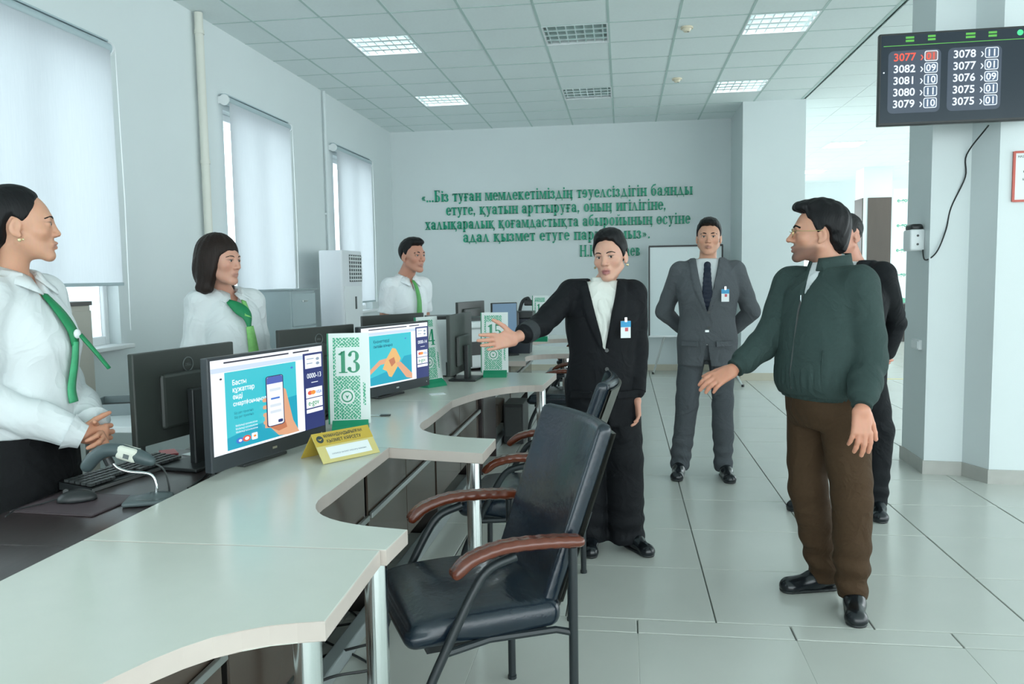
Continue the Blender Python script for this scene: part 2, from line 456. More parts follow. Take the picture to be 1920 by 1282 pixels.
for a, b, z0, lab in BL:
    X = LX+0.085
    t = thing('roller_blind', lab, 'blind', (LX, (a+b)/2, z0), 0, 'roller blinds on the window wall')
    o = (-LX, -(a+b)/2, -z0)
    fb = MB(); n = 14
    zt = 2.985
    for i in range(n):
        y0, y1 = lerp(a+0.02, b-0.02, i/n), lerp(a+0.02, b-0.02, (i+1)/n)
        fb.quad((X, y0, z0), (X, y1, z0), (X, y1, zt), (X, y0, zt))
    bmesh.ops.remove_doubles(fb.bm, verts=fb.bm.verts, dist=1e-4)
    fb.build('fabric', m_blind, t, loc=o)
    rb = MB().cyl((X-0.03, a, 3.0), (X-0.03, b, 3.0), 0.036, n=20); rb.box((X-0.045, (a+b)/2, 3.05), (0.05, b-a, 0.012), bev=0.003)
    rb.build('roller_tube', m_roll, t, True, loc=o)
    for yy in (a-0.008, b+0.008):
        MB().cyl((X-0.03, yy-0.008, 3.0), (X-0.03, yy+0.008, 3.0), 0.046, n=20).box((X-0.06, yy, 3.0), (0.05, 0.014, 0.06)).build('end_cap', m_white, t, loc=o)
    MB().box((X, (a+b)/2, z0), (0.014, b-a-0.03, 0.022), bev=0.004).build('bottom_bar', m_roll, t, loc=o)
    MB().tube([(X+0.005, b+0.03, 3.0), (X+0.012, b+0.035, 2.0), (X+0.005, b+0.03, 1.0+0.1)], 0.004, 6).build('chain', m_white, t, loc=o)
# ---- pipes on the left wall
pp = MB().cyl((LX+0.05, 6.27, 0), (LX+0.05, 6.27, CZ-0.01), 0.034, n=20)
for z in (0.6, 2.4, 3.45): pp.cyl((LX+0.05, 6.27, z), (LX+0.05, 6.27, z+0.03), 0.04, n=20)
tag(pp.build('heating_pipe', m_pipe, None, True), 'cream painted vertical heating pipe on the window wall, from floor to ceiling', 'pipe')
tag(MB().cyl((LX+0.03, 9.08, 0), (LX+0.03, 9.08, CZ-0.01), 0.016, n=14).box((LX+0.012, 9.08, 2.2), (0.03, 0.05, 0.02)).build('thin_pipe', m_wall, None, True), 'thin white vertical pipe on the wall between the two far windows', 'pipe')
# ---- far wall, column block, hall walls
struct('wall_far', MB().box((-0.9, FY+0.1, CZ/2), (5.3, 0.2, CZ)).me('wall_far'), m_wallf)
struct('wall_column', MB().box((1.945, 11.42, CZ/2), (0.785, 1.30, CZ)).me('wall_column'), m_col)
bb = MB().box((-0.95, FY-0.008, 0.045), (5.0, 0.016, 0.09)); struct('baseboard_far', bb.me('baseboard_far'), m_beige)
bb = MB().box((1.945, 10.762, 0.05), (0.80, 0.016, 0.10)).box((1.545, 11.33, 0.05), (0.016, 1.1, 0.10)); struct('baseboard_column', bb.me('baseboard_column'), m_beige)
PIL = [(2.11, 6.32), (2.095, 5.83), (2.335, 5.80), (2.42, 5.59), (3.3, 5.54), (3.3, 6.32)]
struct('wall_pillar', MB().prism([(2.42, 5.59), (3.3, 5.54), (3.3, 6.32), (2.42, 6.32)], 0, CZ).me('wall_pillar'), m_pil)
struct('wall_pillar_side', MB().prism([(2.11, 6.32), (2.095, 5.83), (2.335, 5.80), (2.4195, 5.592), (2.4195, 6.32)], 0, CZ).me('wall_pillar_side'), m_pil)
def offs(p, d):
    c = Vector((2.7, 6.0)); q = Vector(p); v = (q-c).normalized(); return (q.x+v.x*d, q.y+v.y*d)
bp = [(2.098, 6.332), (2.083, 5.815), (2.328, 5.786), (2.41, 5.577), (3.31, 5.525), (3.31, 6.332)]
struct('baseboard_pillar', MB().prism(bp, 0, 0.095).me('baseboard_pillar'), m_base)
# far hall behind the columns
hw = MB().box((8.4, 20.94, CZ/2), (6.6, 0.2, CZ)).box((3.8, 20.94, 0.45), (2.6, 0.2, 0.9)).box((3.8, 20.94, 3.43), (2.6, 0.2, 0.4))
struct('wall_hall', hw.me('wall_hall'), m_col)
hf = MB()
for x in (3.0, 3.75, 4.5, 5.06): hf.box((x, 20.9, 2.06), (0.07, 0.08, 2.33))
for z in (0.93, 3.2): hf.box((4.0, 20.9, z), (2.2, 0.08, 0.07))
hwn = struct('window_5', hf.me('window_frame'), m_frame)
for a, b in ((3.04, 3.71), (3.79, 4.46), (4.54, 5.02)): MB().box(((a+b)/2, 20.9, 2.06), (b-a, 0.006, 2.2)).build('pane', m_glass, hwn)
struct('wall_hall_column', MB().box((5.43, 18.4, CZ/2), (0.58, 0.6, CZ)).me('wall_hall_column'), m_col)
clad = MB()
clad.box((5.47, 18.085, 1.49), (0.48, 0.02, 2.98), bev=0.003); clad.box((5.13, 18.4, 1.49), (0.02, 0.58, 2.98), bev=0.003)
struct('trim_1', clad.me('trim_1'), mat('dark_cladding', (0.075, 0.06, 0.05), 0.5, noise=0.2, nscale=6, stretch=(1, 1, 0.15)))
# made-up window frames on the unseen right side, where sky light enters
gf = MB()
for i in range(18): gf.box((10.4, -5.9+1.55*i, CZ/2), (0.10, 0.08, CZ))
for z in (0.05, 1.0, 2.6, 3.55): gf.box((10.4, 7.3, z), (0.08, 26.6, 0.08))
struct('window_6_offscreen', gf.me('window_frame'), m_frame)
# ---- ceiling: slab, tiles, bars
ceil = struct('ceiling', MB().box((3.2, 7.7, CZ+0.09), (14.6, 27.4, 0.1)).me('ceiling'), m_bar)
CX0, CY0 = -3.113, 6.59      # grid crossing measured in the photograph's room
ct_me = MB().box((0, 0, 0), (0.582, 0.582, 0.012), bev=0.002, seg=1).me('ceiling_tile'); ct_me.materials.append(m_ct)
LAMPS = [(1, 1), (4, 1), (7, 1), (1, 5), (4, 5), (7, 5)]          # cell column, row counted from the crossing
far_c = MB(); far_r = MB()
for i in range(-1, 9):
    for j in range(-20, 9):
        x = CX0+0.6*(i+0.5); y = CY0+0.6*(j+0.5)
        if (i, j) in LAMPS: continue
        wdt = 0.582
        if i == -1:
            far_c_w = (CX0-0.009)-(LX+0.0); 
            if j >= -2 and y < FY: 
                t = MB().box(((LX+CX0-0.009)/2, y, CZ+0.004), (far_c_w, 0.582, 0.012)).build('ceiling_tile', m_ct, ceil)
            continue
        if y > FY-0.1: continue
        if j >= -3:
            t = link('ceiling_tile', ct_me, None, ceil); t.location = (x, y, CZ+0.004+random.uniform(-0.0008, 0.0008))
        else: far_c.box((x, y, CZ+0.004), (0.582, 0.582, 0.012))
        wdt = 0
o = far_c.build('ceiling_tiles', m_ct, ceil); o['kind'] = 'stuff'
for i in range(0, 12):
    for j in range(-20, 24):
        far_r.box((2.33+0.6*(i+0.5), CY0+0.6*(j+0.5), CZ+0.004), (0.594, 0.586, 0.012))
o = far_r.build('ceiling_tiles', m_ctr, ceil); o['kind'] = 'stuff'
for i in range(10): MB().box((CX0+0.6*i, 2.95, CZ-0.002), (0.022 if i < 9 else 0.035, 17.9, 0.004)).build('ceiling_bar', m_bar, ceil)
for j in range(-3, 10):
    MB().box(((LX+2.3)/2, CY0+0.6*j, CZ-0.0015), (2.3-LX, 0.014, 0.004)).build('ceiling_bar', m_bar, ceil)
# ---- recessed louvre lamps
m_louv = mat('louvre_mirror', (0.90, 0.94, 0.95), 0.25, metal=0.8, noise=0.02, nscale=5)
m_tube_on = emis('lamp_tube', (0.90, 0.98, 1.0), 9.0)
m_tube_off = mat('lamp_tube_off', (0.75, 0.80, 0.80), 0.3, noise=0.02, nscale=10)
def lamp(i, j, on, lab):
    x, y = CX0+0.6*(i+0.5), CY0+0.6*(j+0.5)
    t = thing('ceiling_lamp', lab, 'lamp', (x, y, CZ), 0, 'louvred ceiling lamps')
    fr = MB()
    for s in (-1, 1):
        fr.box((s*0.288, 0, 0.004), (0.014, 0.59, 0.02)); fr.box((0, s*0.288, 0.004), (0.562, 0.014, 0.02))
    fr.box((0, 0, 0.088), (0.58, 0.58, 0.004))
    for s in (-1, 1): fr.box((s*0.287, 0, 0.05), (0.006, 0.58, 0.075)); fr.box((0, s*0.287, 0.05), (0.57, 0.006, 0.075))
    fr.build('housing', m_white, t)
    for k in range(4):
        yy = -0.213+0.142*k
        MB().cyl((-0.27, yy, 0.040), (0.27, yy, 0.040), 0.013, n=10).build('tube', m_tube_on if on else m_tube_off, t, True)
    lv = MB()
    for k in range(5):
        yy = -0.284+0.142*k
        if 0 < k < 4: lv.prism([(yy-0.022, 0.0), (yy+0.022, 0.0), (yy+0.006, 0.040), (yy-0.006, 0.040)], -0.28, 0.28, 'X')
    for k in range(7):
        xx = -0.246+0.082*k
        lv.prism([(xx-0.006, 0.002), (xx+0.006, 0.002), (xx+0.0015, 0.024), (xx-0.0015, 0.024)], -0.28, 0.28, 'Y')
    lv.build('louvre', m_louv, t)
lamp(1, 1, True, 'square louvred ceiling lamp nearest the heating pipe on the window wall')
lamp(4, 1, False, 'square louvred ceiling lamp nearest above the woman in the black suit, unlit')
lamp(7, 1, True, 'square louvred ceiling lamp closest to the hanging queue screen')
lamp(1, 5, True, 'square louvred ceiling lamp nearest the window behind the air conditioner')
lamp(4, 5, False, 'square louvred ceiling lamp straight above the green wall lettering, unlit')
lamp(7, 5, True, 'square louvred ceiling lamp just in front of the white column')
# smoke detectors
m_smoke = mat('detector_cream', (0.75, 0.68, 0.52), 0.4, noise=0.03, nscale=10)
for (x, y, lab) in ((0.58, 7.45, 'round cream smoke detector between the two nearer ceiling lamp rows'), (0.62, 9.35, 'round cream smoke detector over the grey-suited man, close to the farther lamp row')):
    t = thing('smoke_detector', lab, 'smoke detector', (x, y, CZ))
    MB().cyl((0, 0, 0), (0, 0, -0.018), 0.055, n=24).build('base', m_smoke, t, True)
    MB().cyl((0, 0, -0.018), (0, 0, -0.042), 0.042, 0.028, n=24).build('sensor_head', m_smoke, t, True)
    MB().cyl((0.012, 0, -0.042), (0.012, 0, -0.047), 0.005, n=8).build('indicator', m_black, t)
# lit panels of the far hall
m_led = emis('led_panel', (1.0, 0.97, 0.90), 9.0)
for (x, y, lab) in ((3.84, 14.72, 'lit flat ceiling panel in the hall beyond the white column'), (4.13, 18.5, 'small distant lit ceiling panel seen along the edge of the white column'), (6.0, 17.0, 'lit ceiling panel half hidden by the blue-white pillar')):
    t = thing('led_panel', lab, 'lamp', (x, y, CZ), 0, 'lit ceiling panels of the hall')
    MB().box((0, 0, -0.012), (0.56, 0.56, 0.006)).build('diffuser', m_led, t)
    f = MB()
    for s in (-1, 1): f.box((s*0.29, 0, -0.008), (0.02, 0.6, 0.016)); f.box((0, s*0.29, -0.008), (0.56, 0.02, 0.016))
    f.build('frame', m_white, t)
# ================================================================== COUNTERS
ZT = 0.76
m_top = mat('worktop_cream', (0.69, 0.70, 0.63), 0.22, noise=0.05, nscale=14, bump=0.01, bscale=40, col2=(0.65, 0.67, 0.60))
m_edge = mat('worktop_edge', (0.56, 0.49, 0.44), 0.4, noise=0.06, nscale=10)
m_desk = mat('dark_wood', (0.040, 0.028, 0.028), 0.30, noise=0.45, nscale=5, stretch=(14, 1.2, 1), bump=0.02, bscale=30, coat=0.15)
m_panel = mat('smoked_panel', (0.085, 0.062, 0.048), 0.10, noise=0.15, nscale=3, spec=0.7)
m_supp = mat('support_panel', (0.030, 0.025, 0.022), 0.45, noise=0.25, nscale=7, stretch=(1, 1, 0.2))
def arc(p0, p1, c, n=12):
    """quadratic curve p0-c-p1 without its end points"""
    return [((1-t)**2*p0[0]+2*t*(1-t)*c[0]+t*t*p1[0], (1-t)**2*p0[1]+2*t*(1-t)*c[1]+t*t*p1[1]) for t in [k/n for k in range(1, n)]]
BX, IX = -1.41, -0.925
PA = [(BX, -0.3), (IX, -0.3), (IX, 0.75)]+arc((IX, 0.75), (-0.585, 1.447), (IX-0.0, 1.42))+[(-0.585, 1.447), (-0.600, 1.855), (BX, 1.855)]
PB = [(BX, 1.858), (-0.622, 1.858), (-0.597, 1.80), (-0.575, 2.02)]+arc((-0.575, 2.02), (IX, 2.36), (IX-0.03, 2.05))+[(IX, 2.36), (IX, 3.012), (BX, 3.012)]
PB = [(BX, 1.858), (-0.585, 1.858), (-0.575, 2.02)]+arc((-0.575, 2.02), (IX, 2.36), (IX-0.03, 2.05))+[(IX, 2.36), (IX, 3.012), (BX, 3.012)]
PC = [(BX, 3.015), (IX, 3.015), (-0.532, 2.935), (-0.525, 3.21)]+arc((-0.525, 3.21), (IX, 3.66), (IX-0.05, 3.24))+[(IX, 3.66), (IX, 4.197), (BX, 4.197)]
PD = [(BX, 4.20), (IX, 4.20)]+arc((IX, 4.20), (-0.49, 4.83), (-0.80, 4.83))+[(-0.49, 4.83), (-0.453, 5.41), (-1.22, 5.53), (BX, 5.53)]
PE = [(BX, 6.19), (-0.76, 6.19), (-0.80, 6.45)]+arc((-0.80, 6.45), (-0.44, 6.78), (-0.83, 6.74))+[(-0.44, 6.78), (-0.42, 7.15), (BX, 7.15)]
PF = [(BX, 7.153), (-0.42, 7.153), (-0.42, 7.42)]+arc((-0.42, 7.42), (-0.9, 7.8), (-0.88, 7.45))+[(-0.9, 7.8), (-0.9, 8.05)]+arc((-0.9, 8.05), (-0.44, 8.4), (-0.86, 8.38))+[(-0.44, 8.4), (-0.42, 8.9), (BX, 8.9)]
def counter(poly, lab, legs, y0, y1, supports, px=-1.03):
    oy = (y0+y1)/2
    t = thing('service_counter', lab, 'counter', (-1.0, oy, 0), 0, 'cream service counters in a row')
    L = (1.0, -oy, 0)
    top = MB().prism(poly, ZT-0.042, ZT, bev=0.003).me('worktop')
    top.materials.append(m_top); top.materials.append(m_edge)
    for p in top.polygons:
        if abs(p.normal.z) < 0.7: p.material_index = 1
    link('worktop', top, None, t, L)
    for (x, y) in legs:
        lg = MB().cyl((x, y, 0.004), (x, y, ZT-0.044), 0.03, n=24).build('leg', m_chrome, t, True, loc=L)
        MB().cyl((x, y, 0), (x, y, 0.012), 0.04, n=24).build('foot_plate', m_chrome, lg, True); MB().cyl((x, y, ZT-0.052), (x, y, ZT-0.043), 0.045, n=24).build('top_plate', m_chrome, lg, True)
    for (a, b) in ((y0+0.02, oy-0.004), (oy+0.004, y1-0.02)):
        MB().box((px, (a+b)/2, 0.455), (0.008, b-a, 0.51)).build('modesty_panel', m_panel, t, loc=L)
    for z in (0.685, 0.475):
        MB().box((px+0.016, oy, z), (0.014, y1-y0-0.03, 0.022), bev=0.002).build('rail', m_alu, t, loc=L)
    for y in supports:
        MB().box((-1.13, y, 0.355), (0.20, 0.028, 0.71), bev=0.002).build('support_panel', m_supp, t, loc=L)
    return t
counter(PA, 'cream counter section closest to the near black armchair, its corner leg beside the seam', [(-0.655, 1.52)], -0.3, 1.855, [0.0, 1.1])
counter(PB, 'cream counter section carrying the yellow name stand and the sign numbered 13', [(-0.635, 1.92)], 1.858, 3.012, [2.2])
counter(PC, 'cream counter section whose squared tip reaches towards the second armchair', [(-0.60, 3.10)], 3.015, 4.197, [3.2])
counter(PD, 'cream counter section carrying the sign numbered 15', [(-0.53, 5.10)], 4.20, 5.53, [4.25])
counter(PE, 'cream counter section standing past the gap, behind the pointing woman', [(-0.50, 6.95)], 6.19, 7.15, [6.3])
counter(PF, 'farthest cream counter section before the lettered wall', [(-0.50, 7.3), (-0.50, 8.7)], 7.153, 8.9, [7.6, 8.5])
# floor channel below the panels
tag(MB().box((-1.055, 2.9, 0.03), (0.06, 5.3, 0.06), bev=0.006).build('floor_channel', mat('channel_grey', (0.30, 0.34, 0.34), 0.35, noise=0.1, nscale=10)), 'grey cable channel running on the floor under the counters', 'channel')
tag(MB().box((-1.055, 7.5, 0.03), (0.06, 2.7, 0.06), bev=0.006).build('floor_channel', MATS['channel_grey']), 'grey cable channel on the floor under the far counters past the gap', 'channel')
# operators' dark desks
def desk(y0, y1, lab, x0=-1.87, BX=BX):
    oy = (y0+y1)/2
    t = thing('operator_desk', lab, 'desk', (-1.64, oy, 0), 0, 'dark operator desks behind the counters')
    MB().box(((x0+BX-0.002)/2+1.64, 0, 0.725), (BX-0.002-x0, y1-y0, 0.030), bev=0.002).build('desk_top', m_desk, t)
    for y in (y0+0.03-oy, y1-0.03-oy): MB().box(((x0+BX)/2+1.64, y, 0.355), (BX-x0-0.05, 0.026, 0.71)).build('side_panel', m_desk, t)
    MB().box((BX-0.03+1.64, 0, 0.4), (0.018, y1-y0-0.09, 0.5)).build('back_panel', m_desk, t)
desk(0.3, 1.855, 'dark wood operator desk closest to the near armchair')
desk(1.858, 3.012, 'dark wood operator desk with the mouse and gooseneck stand on it')
desk(3.015, 4.197, 'dark wood operator desk in front of the bob-haired woman', -1.80)
desk(4.20, 5.44, 'dark wood operator desk in front of the man in a white short-sleeved shirt')
desk(5.533, 6.187, 'dark wood desk with a white printer, in the gap of the counter row', -1.36, -0.98)
desk(6.19, 8.9, 'farthest dark wood desk along the counter row')
# ================================================================== ARMCHAIRS
m_leather = mat('black_leather', (0.008, 0.016, 0.026), 0.24, noise=0.3, nscale=6, bump=0.14, bscale=45, spec=0.6)
m_frame_b = mat('chair_tube', (0.014, 0.020, 0.023), 0.38, noise=0.1, nscale=20)
m_arm = mat('cherry_wood', (0.115, 0.024, 0.009), 0.22, noise=0.35, nscale=4, stretch=(20, 2, 20), coat=0.4)
m_shell = mat('chair_shell', (0.13, 0.135, 0.12), 0.5, noise=0.1, nscale=12)
def make_chair():
    t = thing('armchair', 'armchair', 'chair')
    # seat cushion
    F = Field((-0.30, -0.33, 0.36), (0.30, 0.30, 0.54), 0.009)
    F.boxp((0, -0.01, 0.450), (0.49, 0.47, 0.085), r=0.036, k=0.01)
    def seatfn(A, X, Y, Z):
        wr = 0.005*np.exp(-((Y-0.10)/0.10)**2)*np.sin(46*Y+5*np.sin(9*X))*np.clip(1-np.abs(X)/0.26, 0, 1)
        return A-0.014*np.exp(-(X/0.2)**2-((Y+0.02)/0.18)**2)+0.018*np.exp(-((Y+0.27)/0.09)**2)*(Z > 0.45)-wr*(Z > 0.44)
    F.apply(seatfn)
    V, Q = F.mesh(); V = relax(V, Q, 1); link('seat', np_mesh('seat', V, Q), m_leather, t)
    # backrest: tall curved pad leaning back
    F = Field((-0.29, 0.10, 0.40), (0.29, 0.56, 1.06), 0.009)
    Rm = Matrix.Rotation(R(-20), 4, 'X')
    F.boxp((0, 0.310, 0.705), (0.47, 0.052, 0.61), r=0.022, k=0.008, rot=Rm)
    def backfn(A, X, Y, Z):
        return A
    V, Q = F.mesh(); V = relax(V, Q, 1)
    V[:, 1] -= 0.035*(V[:, 0]/0.235)**2; V[:, 0] *= 0.93+0.05*(V[:, 2]-0.42)/0.6
    link('backrest', np_mesh('backrest', V, Q), m_leather, t)
    # rear shell
    sh = MB(); n = 10
    for i in range(n):
        x0, x1 = -0.21+0.42*i/n, -0.21+0.42*(i+1)/n
        def pt(x, z, dy): return (x, 0.310+0.0299+(z-0.705)*0.364-0.035*(x/0.235)**2+dy, z)
        for (za, zb) in ((0.47, 0.96),):
            sh.quad(pt(x0, za, 0.0), pt(x1, za, 0.0), pt(x1, zb, 0.0), pt(x0, zb, 0.0)); sh.quad(pt(x0, za, 0.012), pt(x1, za, 0.012), pt(x1, zb, 0.012), pt(x0, zb, 0.012))
            sh.quad(pt(x0, zb, 0), pt(x1, zb, 0), pt(x1, zb, 0.012), pt(x0, zb, 0.012)); sh.quad(pt(x0, za, 0), pt(x1, za, 0), pt(x1, za, 0.012), pt(x0, za, 0.012))
    bmesh.ops.remove_doubles(sh.bm, verts=sh.bm.verts, dist=1e-4)
    sh.build('back_shell', m_shell, t, True)
    for s in (-1, 1):
        x = s*0.268
        MB().tube([(x, 0.245, 0.0), (x, 0.245, 0.3), (x, 0.245, 0.655)], 0.0135, 12).cyl((x, 0.245, 0), (x, 0.245, 0.012), 0.016, n=12).build('leg', m_frame_b, t, True)
        pts = spline([(x, -0.215, 0.0), (x, -0.215, 0.16), (x, -0.205, 0.27), (x, -0.135, 0.42), (x, -0.06, 0.56), (x, -0.01, 0.625), (x, 0.07, 0.652)], 6)
        MB().tube(pts, 0.0135, 12).cyl((x, -0.215, 0), (x, -0.215, 0.012), 0.016, n=12).build('leg', m_frame_b, t, True)
        # armrest, bowed wood
        F = Field((x-0.05, -0.16, 0.58), (x+0.05, 0.30, 0.74), 0.006)
        ap = spline([(x, -0.105, 0.628), (x, -0.06, 0.661), (x, 0.03, 0.683), (x, 0.15, 0.682), (x, 0.262, 0.672)], 3)
        for a, b in zip(ap[:-1], ap[1:]):
            for dx in (-0.012, 0.012): F.cap((a[0]+dx, a[1], a[2]), (b[0]+dx, b[1], b[2]), 0.0165, 0.0165, 0.008)
        V, Q = F.mesh(); V = relax(V, Q, 1); link('armrest', np_mesh('armrest', V, Q), m_arm, t)
        MB().tube([(x, 0.245, 0.40), (x*0.9, 0.20, 0.405), (x*0.85, 0.0, 0.405), (x, -0.142, 0.405)], 0.011, 8).build('side_rail', m_frame_b, t, True)
        MB().tube([(s*0.17, 0.21, 0.40), (s*0.17, 0.262, 0.5), (s*0.17, 0.345, 0.72)], 0.010, 8).build('back_support', m_frame_b, t, True)
    MB().box((0, 0.0, 0.4), (0.44, 0.36, 0.02)).build('seat_pan', m_black, t)
    return t
CH = make_chair()
CHS = [(-0.487, 2.345, -62.0, 'black leather armchair with red-brown wooden arms, tucked at the counter seam'),
       (-0.450, 3.475, -93.0, 'black leather armchair between the nearest armchair and the woman in a black suit'),
       (-0.50, 6.42, -95.0, 'black armchair with wooden arms standing behind the woman in a black suit'),
       (-0.52, 7.93, -88.0, 'black armchair with wooden arms, middle one of those along the far counters'),
       (-0.50, 9.20, -92.0, 'farthest black armchair with wooden arms along the counters')]
for i, (x, y, a, lab) in enumerate(CHS):
    c = CH if i == 0 else copy_tree(CH)
    c.location = (x, y, 0); c.rotation_euler = (0, 0, R(a)); tag(c, lab, 'chair', 'black armchairs along the counters')
# ================================================================== SCREENS, MONITORS
def flat(parent, name, polys, m, y=-0.0005):
    """polygons in the screen plane (x,z), facing -Y"""
    b = MB()
    for p in polys: b.bm.faces.new([b.bm.verts.new((q[0], y, q[1])) for q in p])
    me = bpy.data.meshes.new(name); b.bm.to_mesh(me); b.bm.free()
    return link(name, me, m, parent)
def rect(x0, z0, x1, z1): return [(x0, z0), (x1, z0), (x1, z1), (x0, z1)]
def rrect(x0, z0, x1, z1, r, n=4):
    out = []
    for cx, cz, a0 in ((x1-r, z1-r, 0), (x0+r, z1-r, 90), (x0+r, z0+r, 180), (x1-r, z0+r, 270)):
        for k in range(n+1): a = R(a0+90*k/n); out.append((cx+r*math.cos(a), cz+r*math.sin(a)))
    return out
def disc(x, z, r, n=20): return [(x+r*math.cos(2*math.pi*k/n), z+r*math.sin(2*math.pi*k/n)) for k in range(n)]
def flat_text(parent, name, s, size, x, z, m, y=-0.001, bold=0.0, align='LEFT', xs=1.0):
    me = text_mesh(s, size, 0.0, bold, align, xs)
    me.transform(Matrix.Translation((x, y, z)) @ Matrix.Rotation(R(90), 4, 'X'))
    return link(name, me, m, parent)
e_white = emis('screen_white', (0.86, 0.93, 1.0), 0.95); e_teal = emis('screen_teal', sr(60, 200, 214), 0.85); e_teal2 = emis('screen_teal_deep', sr(20, 168, 196), 0.85)
e_navy = emis('screen_navy', sr(40, 52, 118), 0.8); e_line = emis('screen_line', sr(52, 50, 70), 0.7); e_skin = emis('screen_skin', sr(236, 176, 138), 0.8); e_skin2 = emis('screen_skin_shade', sr(205, 128, 92), 0.8)
e_red = emis('screen_red', sr(226, 92, 70), 0.9); e_grey = emis('screen_grey', sr(150, 170, 190), 0.8); e_green = emis('screen_green', sr(60, 160, 90), 0.8); e_yel = emis('screen_cream', sr(238, 190, 120), 0.85)
e_dteal = emis('screen_text_teal', sr(15, 110, 135), 0.7); e_blue = emis('screen_blue', sr(70, 120, 210), 0.85); e_or = emis('screen_orange', sr(240, 150, 60), 0.9)
m_bez = mat('monitor_bezel', (0.030, 0.036, 0.042), 0.33, noise=0.08, nscale=30)
m_mback = mat('monitor_back', (0.034, 0.040, 0.036), 0.42, noise=0.1, nscale=20)
def aio(loc, rz, lab, kind):
    """all-in-one display: origin on the counter under the screen, facing -Y"""
    W, H0, Z0 = 0.635, 0.39, 0.026
    t = thing('display', lab, 'monitor', loc, R(rz), 'customer displays on the counters')
    MB().box((0, 0.016, Z0+H0/2), (W, 0.032, H0), bev=0.004).build('housing', m_bez, t)
    MB().box((0, 0.045, Z0+0.2), (0.40, 0.04, 0.24), bev=0.012).build('rear_cover', m_mback, t)
    st = MB().box((0, 0.085, 0.15), (0.10, 0.018, 0.26), rot=Matrix.Rotation(R(14), 4, 'X'), bev=0.004)
    st.box((0, 0.115, 0.006), (0.24, 0.15, 0.012), bev=0.004); st.build('stand', m_dgrey, t)
    sx0, sx1, sz0, sz1 = -W/2+0.012, W/2-0.012, Z0+0.055, Z0+H0-0.010
    sc = flat(t, 'screen', [rect(sx0, sz0, sx1, sz1)], e_white, -0.0006)
    w, h = sx1-sx0, sz1-sz0
    def U(u): return sx0+w*u
    def Vv(v): return sz0+h*v
    L = [-0.0012]
    def G(polys, m):
        L[0] -= 0.00035
        for p in polys: flat(sc, 'screen_graphic', [[(U(a), Vv(b)) for a, b in p]], m, L[0])
    def Tx(s, u, v, size, m, bold=0.0):
        L[0] -= 0.0003; return flat_text(sc, 'screen_text', s, size*h, U(u), Vv(v), m, L[0], bold)
    G([rect(0, 0.865, 0.80, 0.915)], emis('screen_pale', sr(205, 222, 245), 0.9))
    G([rect(0.10, 0.955, 0.66, 0.972)], e_line); G([rect(0.70, 0.955, 0.86, 0.972)], e_line)
    G([rect(0.795, 0.0, 1.0, 0.93)], e_navy)
    G([rect(0.815, 0.745, 0.985, 0.905), rect(0.815, 0.385, 0.985, 0.505), rect(0.815, 0.26, 0.985, 0.375), rect(0.815, 0.20, 0.985, 0.245)], e_white)
    G([disc(0.945, 0.85, 0.018), disc(0.945, 0.795, 0.018)], e_grey)
    G([rect(0.83, 0.855, 0.905, 0.865), rect(0.83, 0.80, 0.89, 0.81)], e_grey)
    Tx('0000-13' if kind == 0 else '0000-14', 0.828, 0.625, 0.085, e_white, 0.01)
    G([rect(0.87, 0.565, 0.94, 0.573)], e_white)
    G([disc(0.855, 0.447, 0.026, 16)], e_red); G([disc(0.885, 0.447, 0.026, 16)], e_or)
    Tx('VISA', 0.915, 0.425, 0.055, e_blue, 0.01)
    Tx('e-gov', 0.83, 0.293, 0.095, e_green, 0.01)
    G([rect(0.095, 0.03, 0.715, 0.86)], e_teal)
    G([[(0.095, 0.03), (0.715, 0.03), (0.715, 0.46), (0.6, 0.45), (0.48, 0.25), (0.3, 0.22), (0.095, 0.16)]], e_teal2)
    G([disc(0.065, 0.80, 0.010)], e_line)
    if kind == 0:
        for k, s in enumerate(('Басты', 'құжаттар', 'енді', 'смартфоныңызда')):
            Tx(s, 0.15, 0.715-0.075*k, 0.075 if k < 3 else 0.066, e_white, 0.02)
        for k in range(2): Tx('Бір рет тіркеліңіз', 0.155, 0.40-0.045*k, 0.036, e_dteal)
        for k in range(3): Tx('Мобильді қосымшасын', 0.16, 0.265-0.035*k, 0.03, e_white)
        G([disc(0.19, 0.11, 0.032)], e_blue); G([disc(0.245, 0.115, 0.034)], e_red); G([rrect(0.285, 0.08, 0.335, 0.155, 0.01)], e_white)
        G([disc(0.245, 0.115, 0.018)], e_white); G([disc(0.19, 0.11, 0.014)], e_white); G([disc(0.31, 0.12, 0.012)], e_or)
        # hand behind the phone
        G([[(0.56, 0.60), (0.60, 0.56), (0.625, 0.40), (0.66, 0.18), (0.715, 0.03), (0.60, 0.03), (0.52, 0.05), (0.45, 0.16), (0.40, 0.17), (0.40, 0.30), (0.56, 0.30)]], e_skin)
        G([[(0.45, 0.16), (0.52, 0.10), (0.60, 0.12), (0.58, 0.22), (0.45, 0.22)]], e_skin2)
        for v in (0.485, 0.405, 0.32, 0.235): G([rrect(0.385, v-0.022, 0.45, v+0.022, 0.016)], e_skin)
        G([rrect(0.415, 0.17, 0.575, 0.745, 0.025)], emis('phone_body', sr(40, 50, 96), 0.8))
        G([rrect(0.424, 0.18, 0.567, 0.735, 0.02)], e_white); G([[(0.424, 0.655), (0.567, 0.655), (0.567, 0.72), (0.55, 0.735), (0.44, 0.735), (0.424, 0.72)]], emis('phone_bar', sr(84, 104, 190), 0.8))
        G([rect(0.455, 0.475, 0.535, 0.495)], e_blue); G([rrect(0.445, 0.57, 0.545, 0.60, 0.008), rrect(0.445, 0.39, 0.545, 0.42, 0.008), rrect(0.445, 0.32, 0.545, 0.35, 0.008)], emis('phone_field', sr(214, 226, 236), 0.9)); G([rrect(0.512, 0.20, 0.556, 0.235, 0.01)], e_navy)
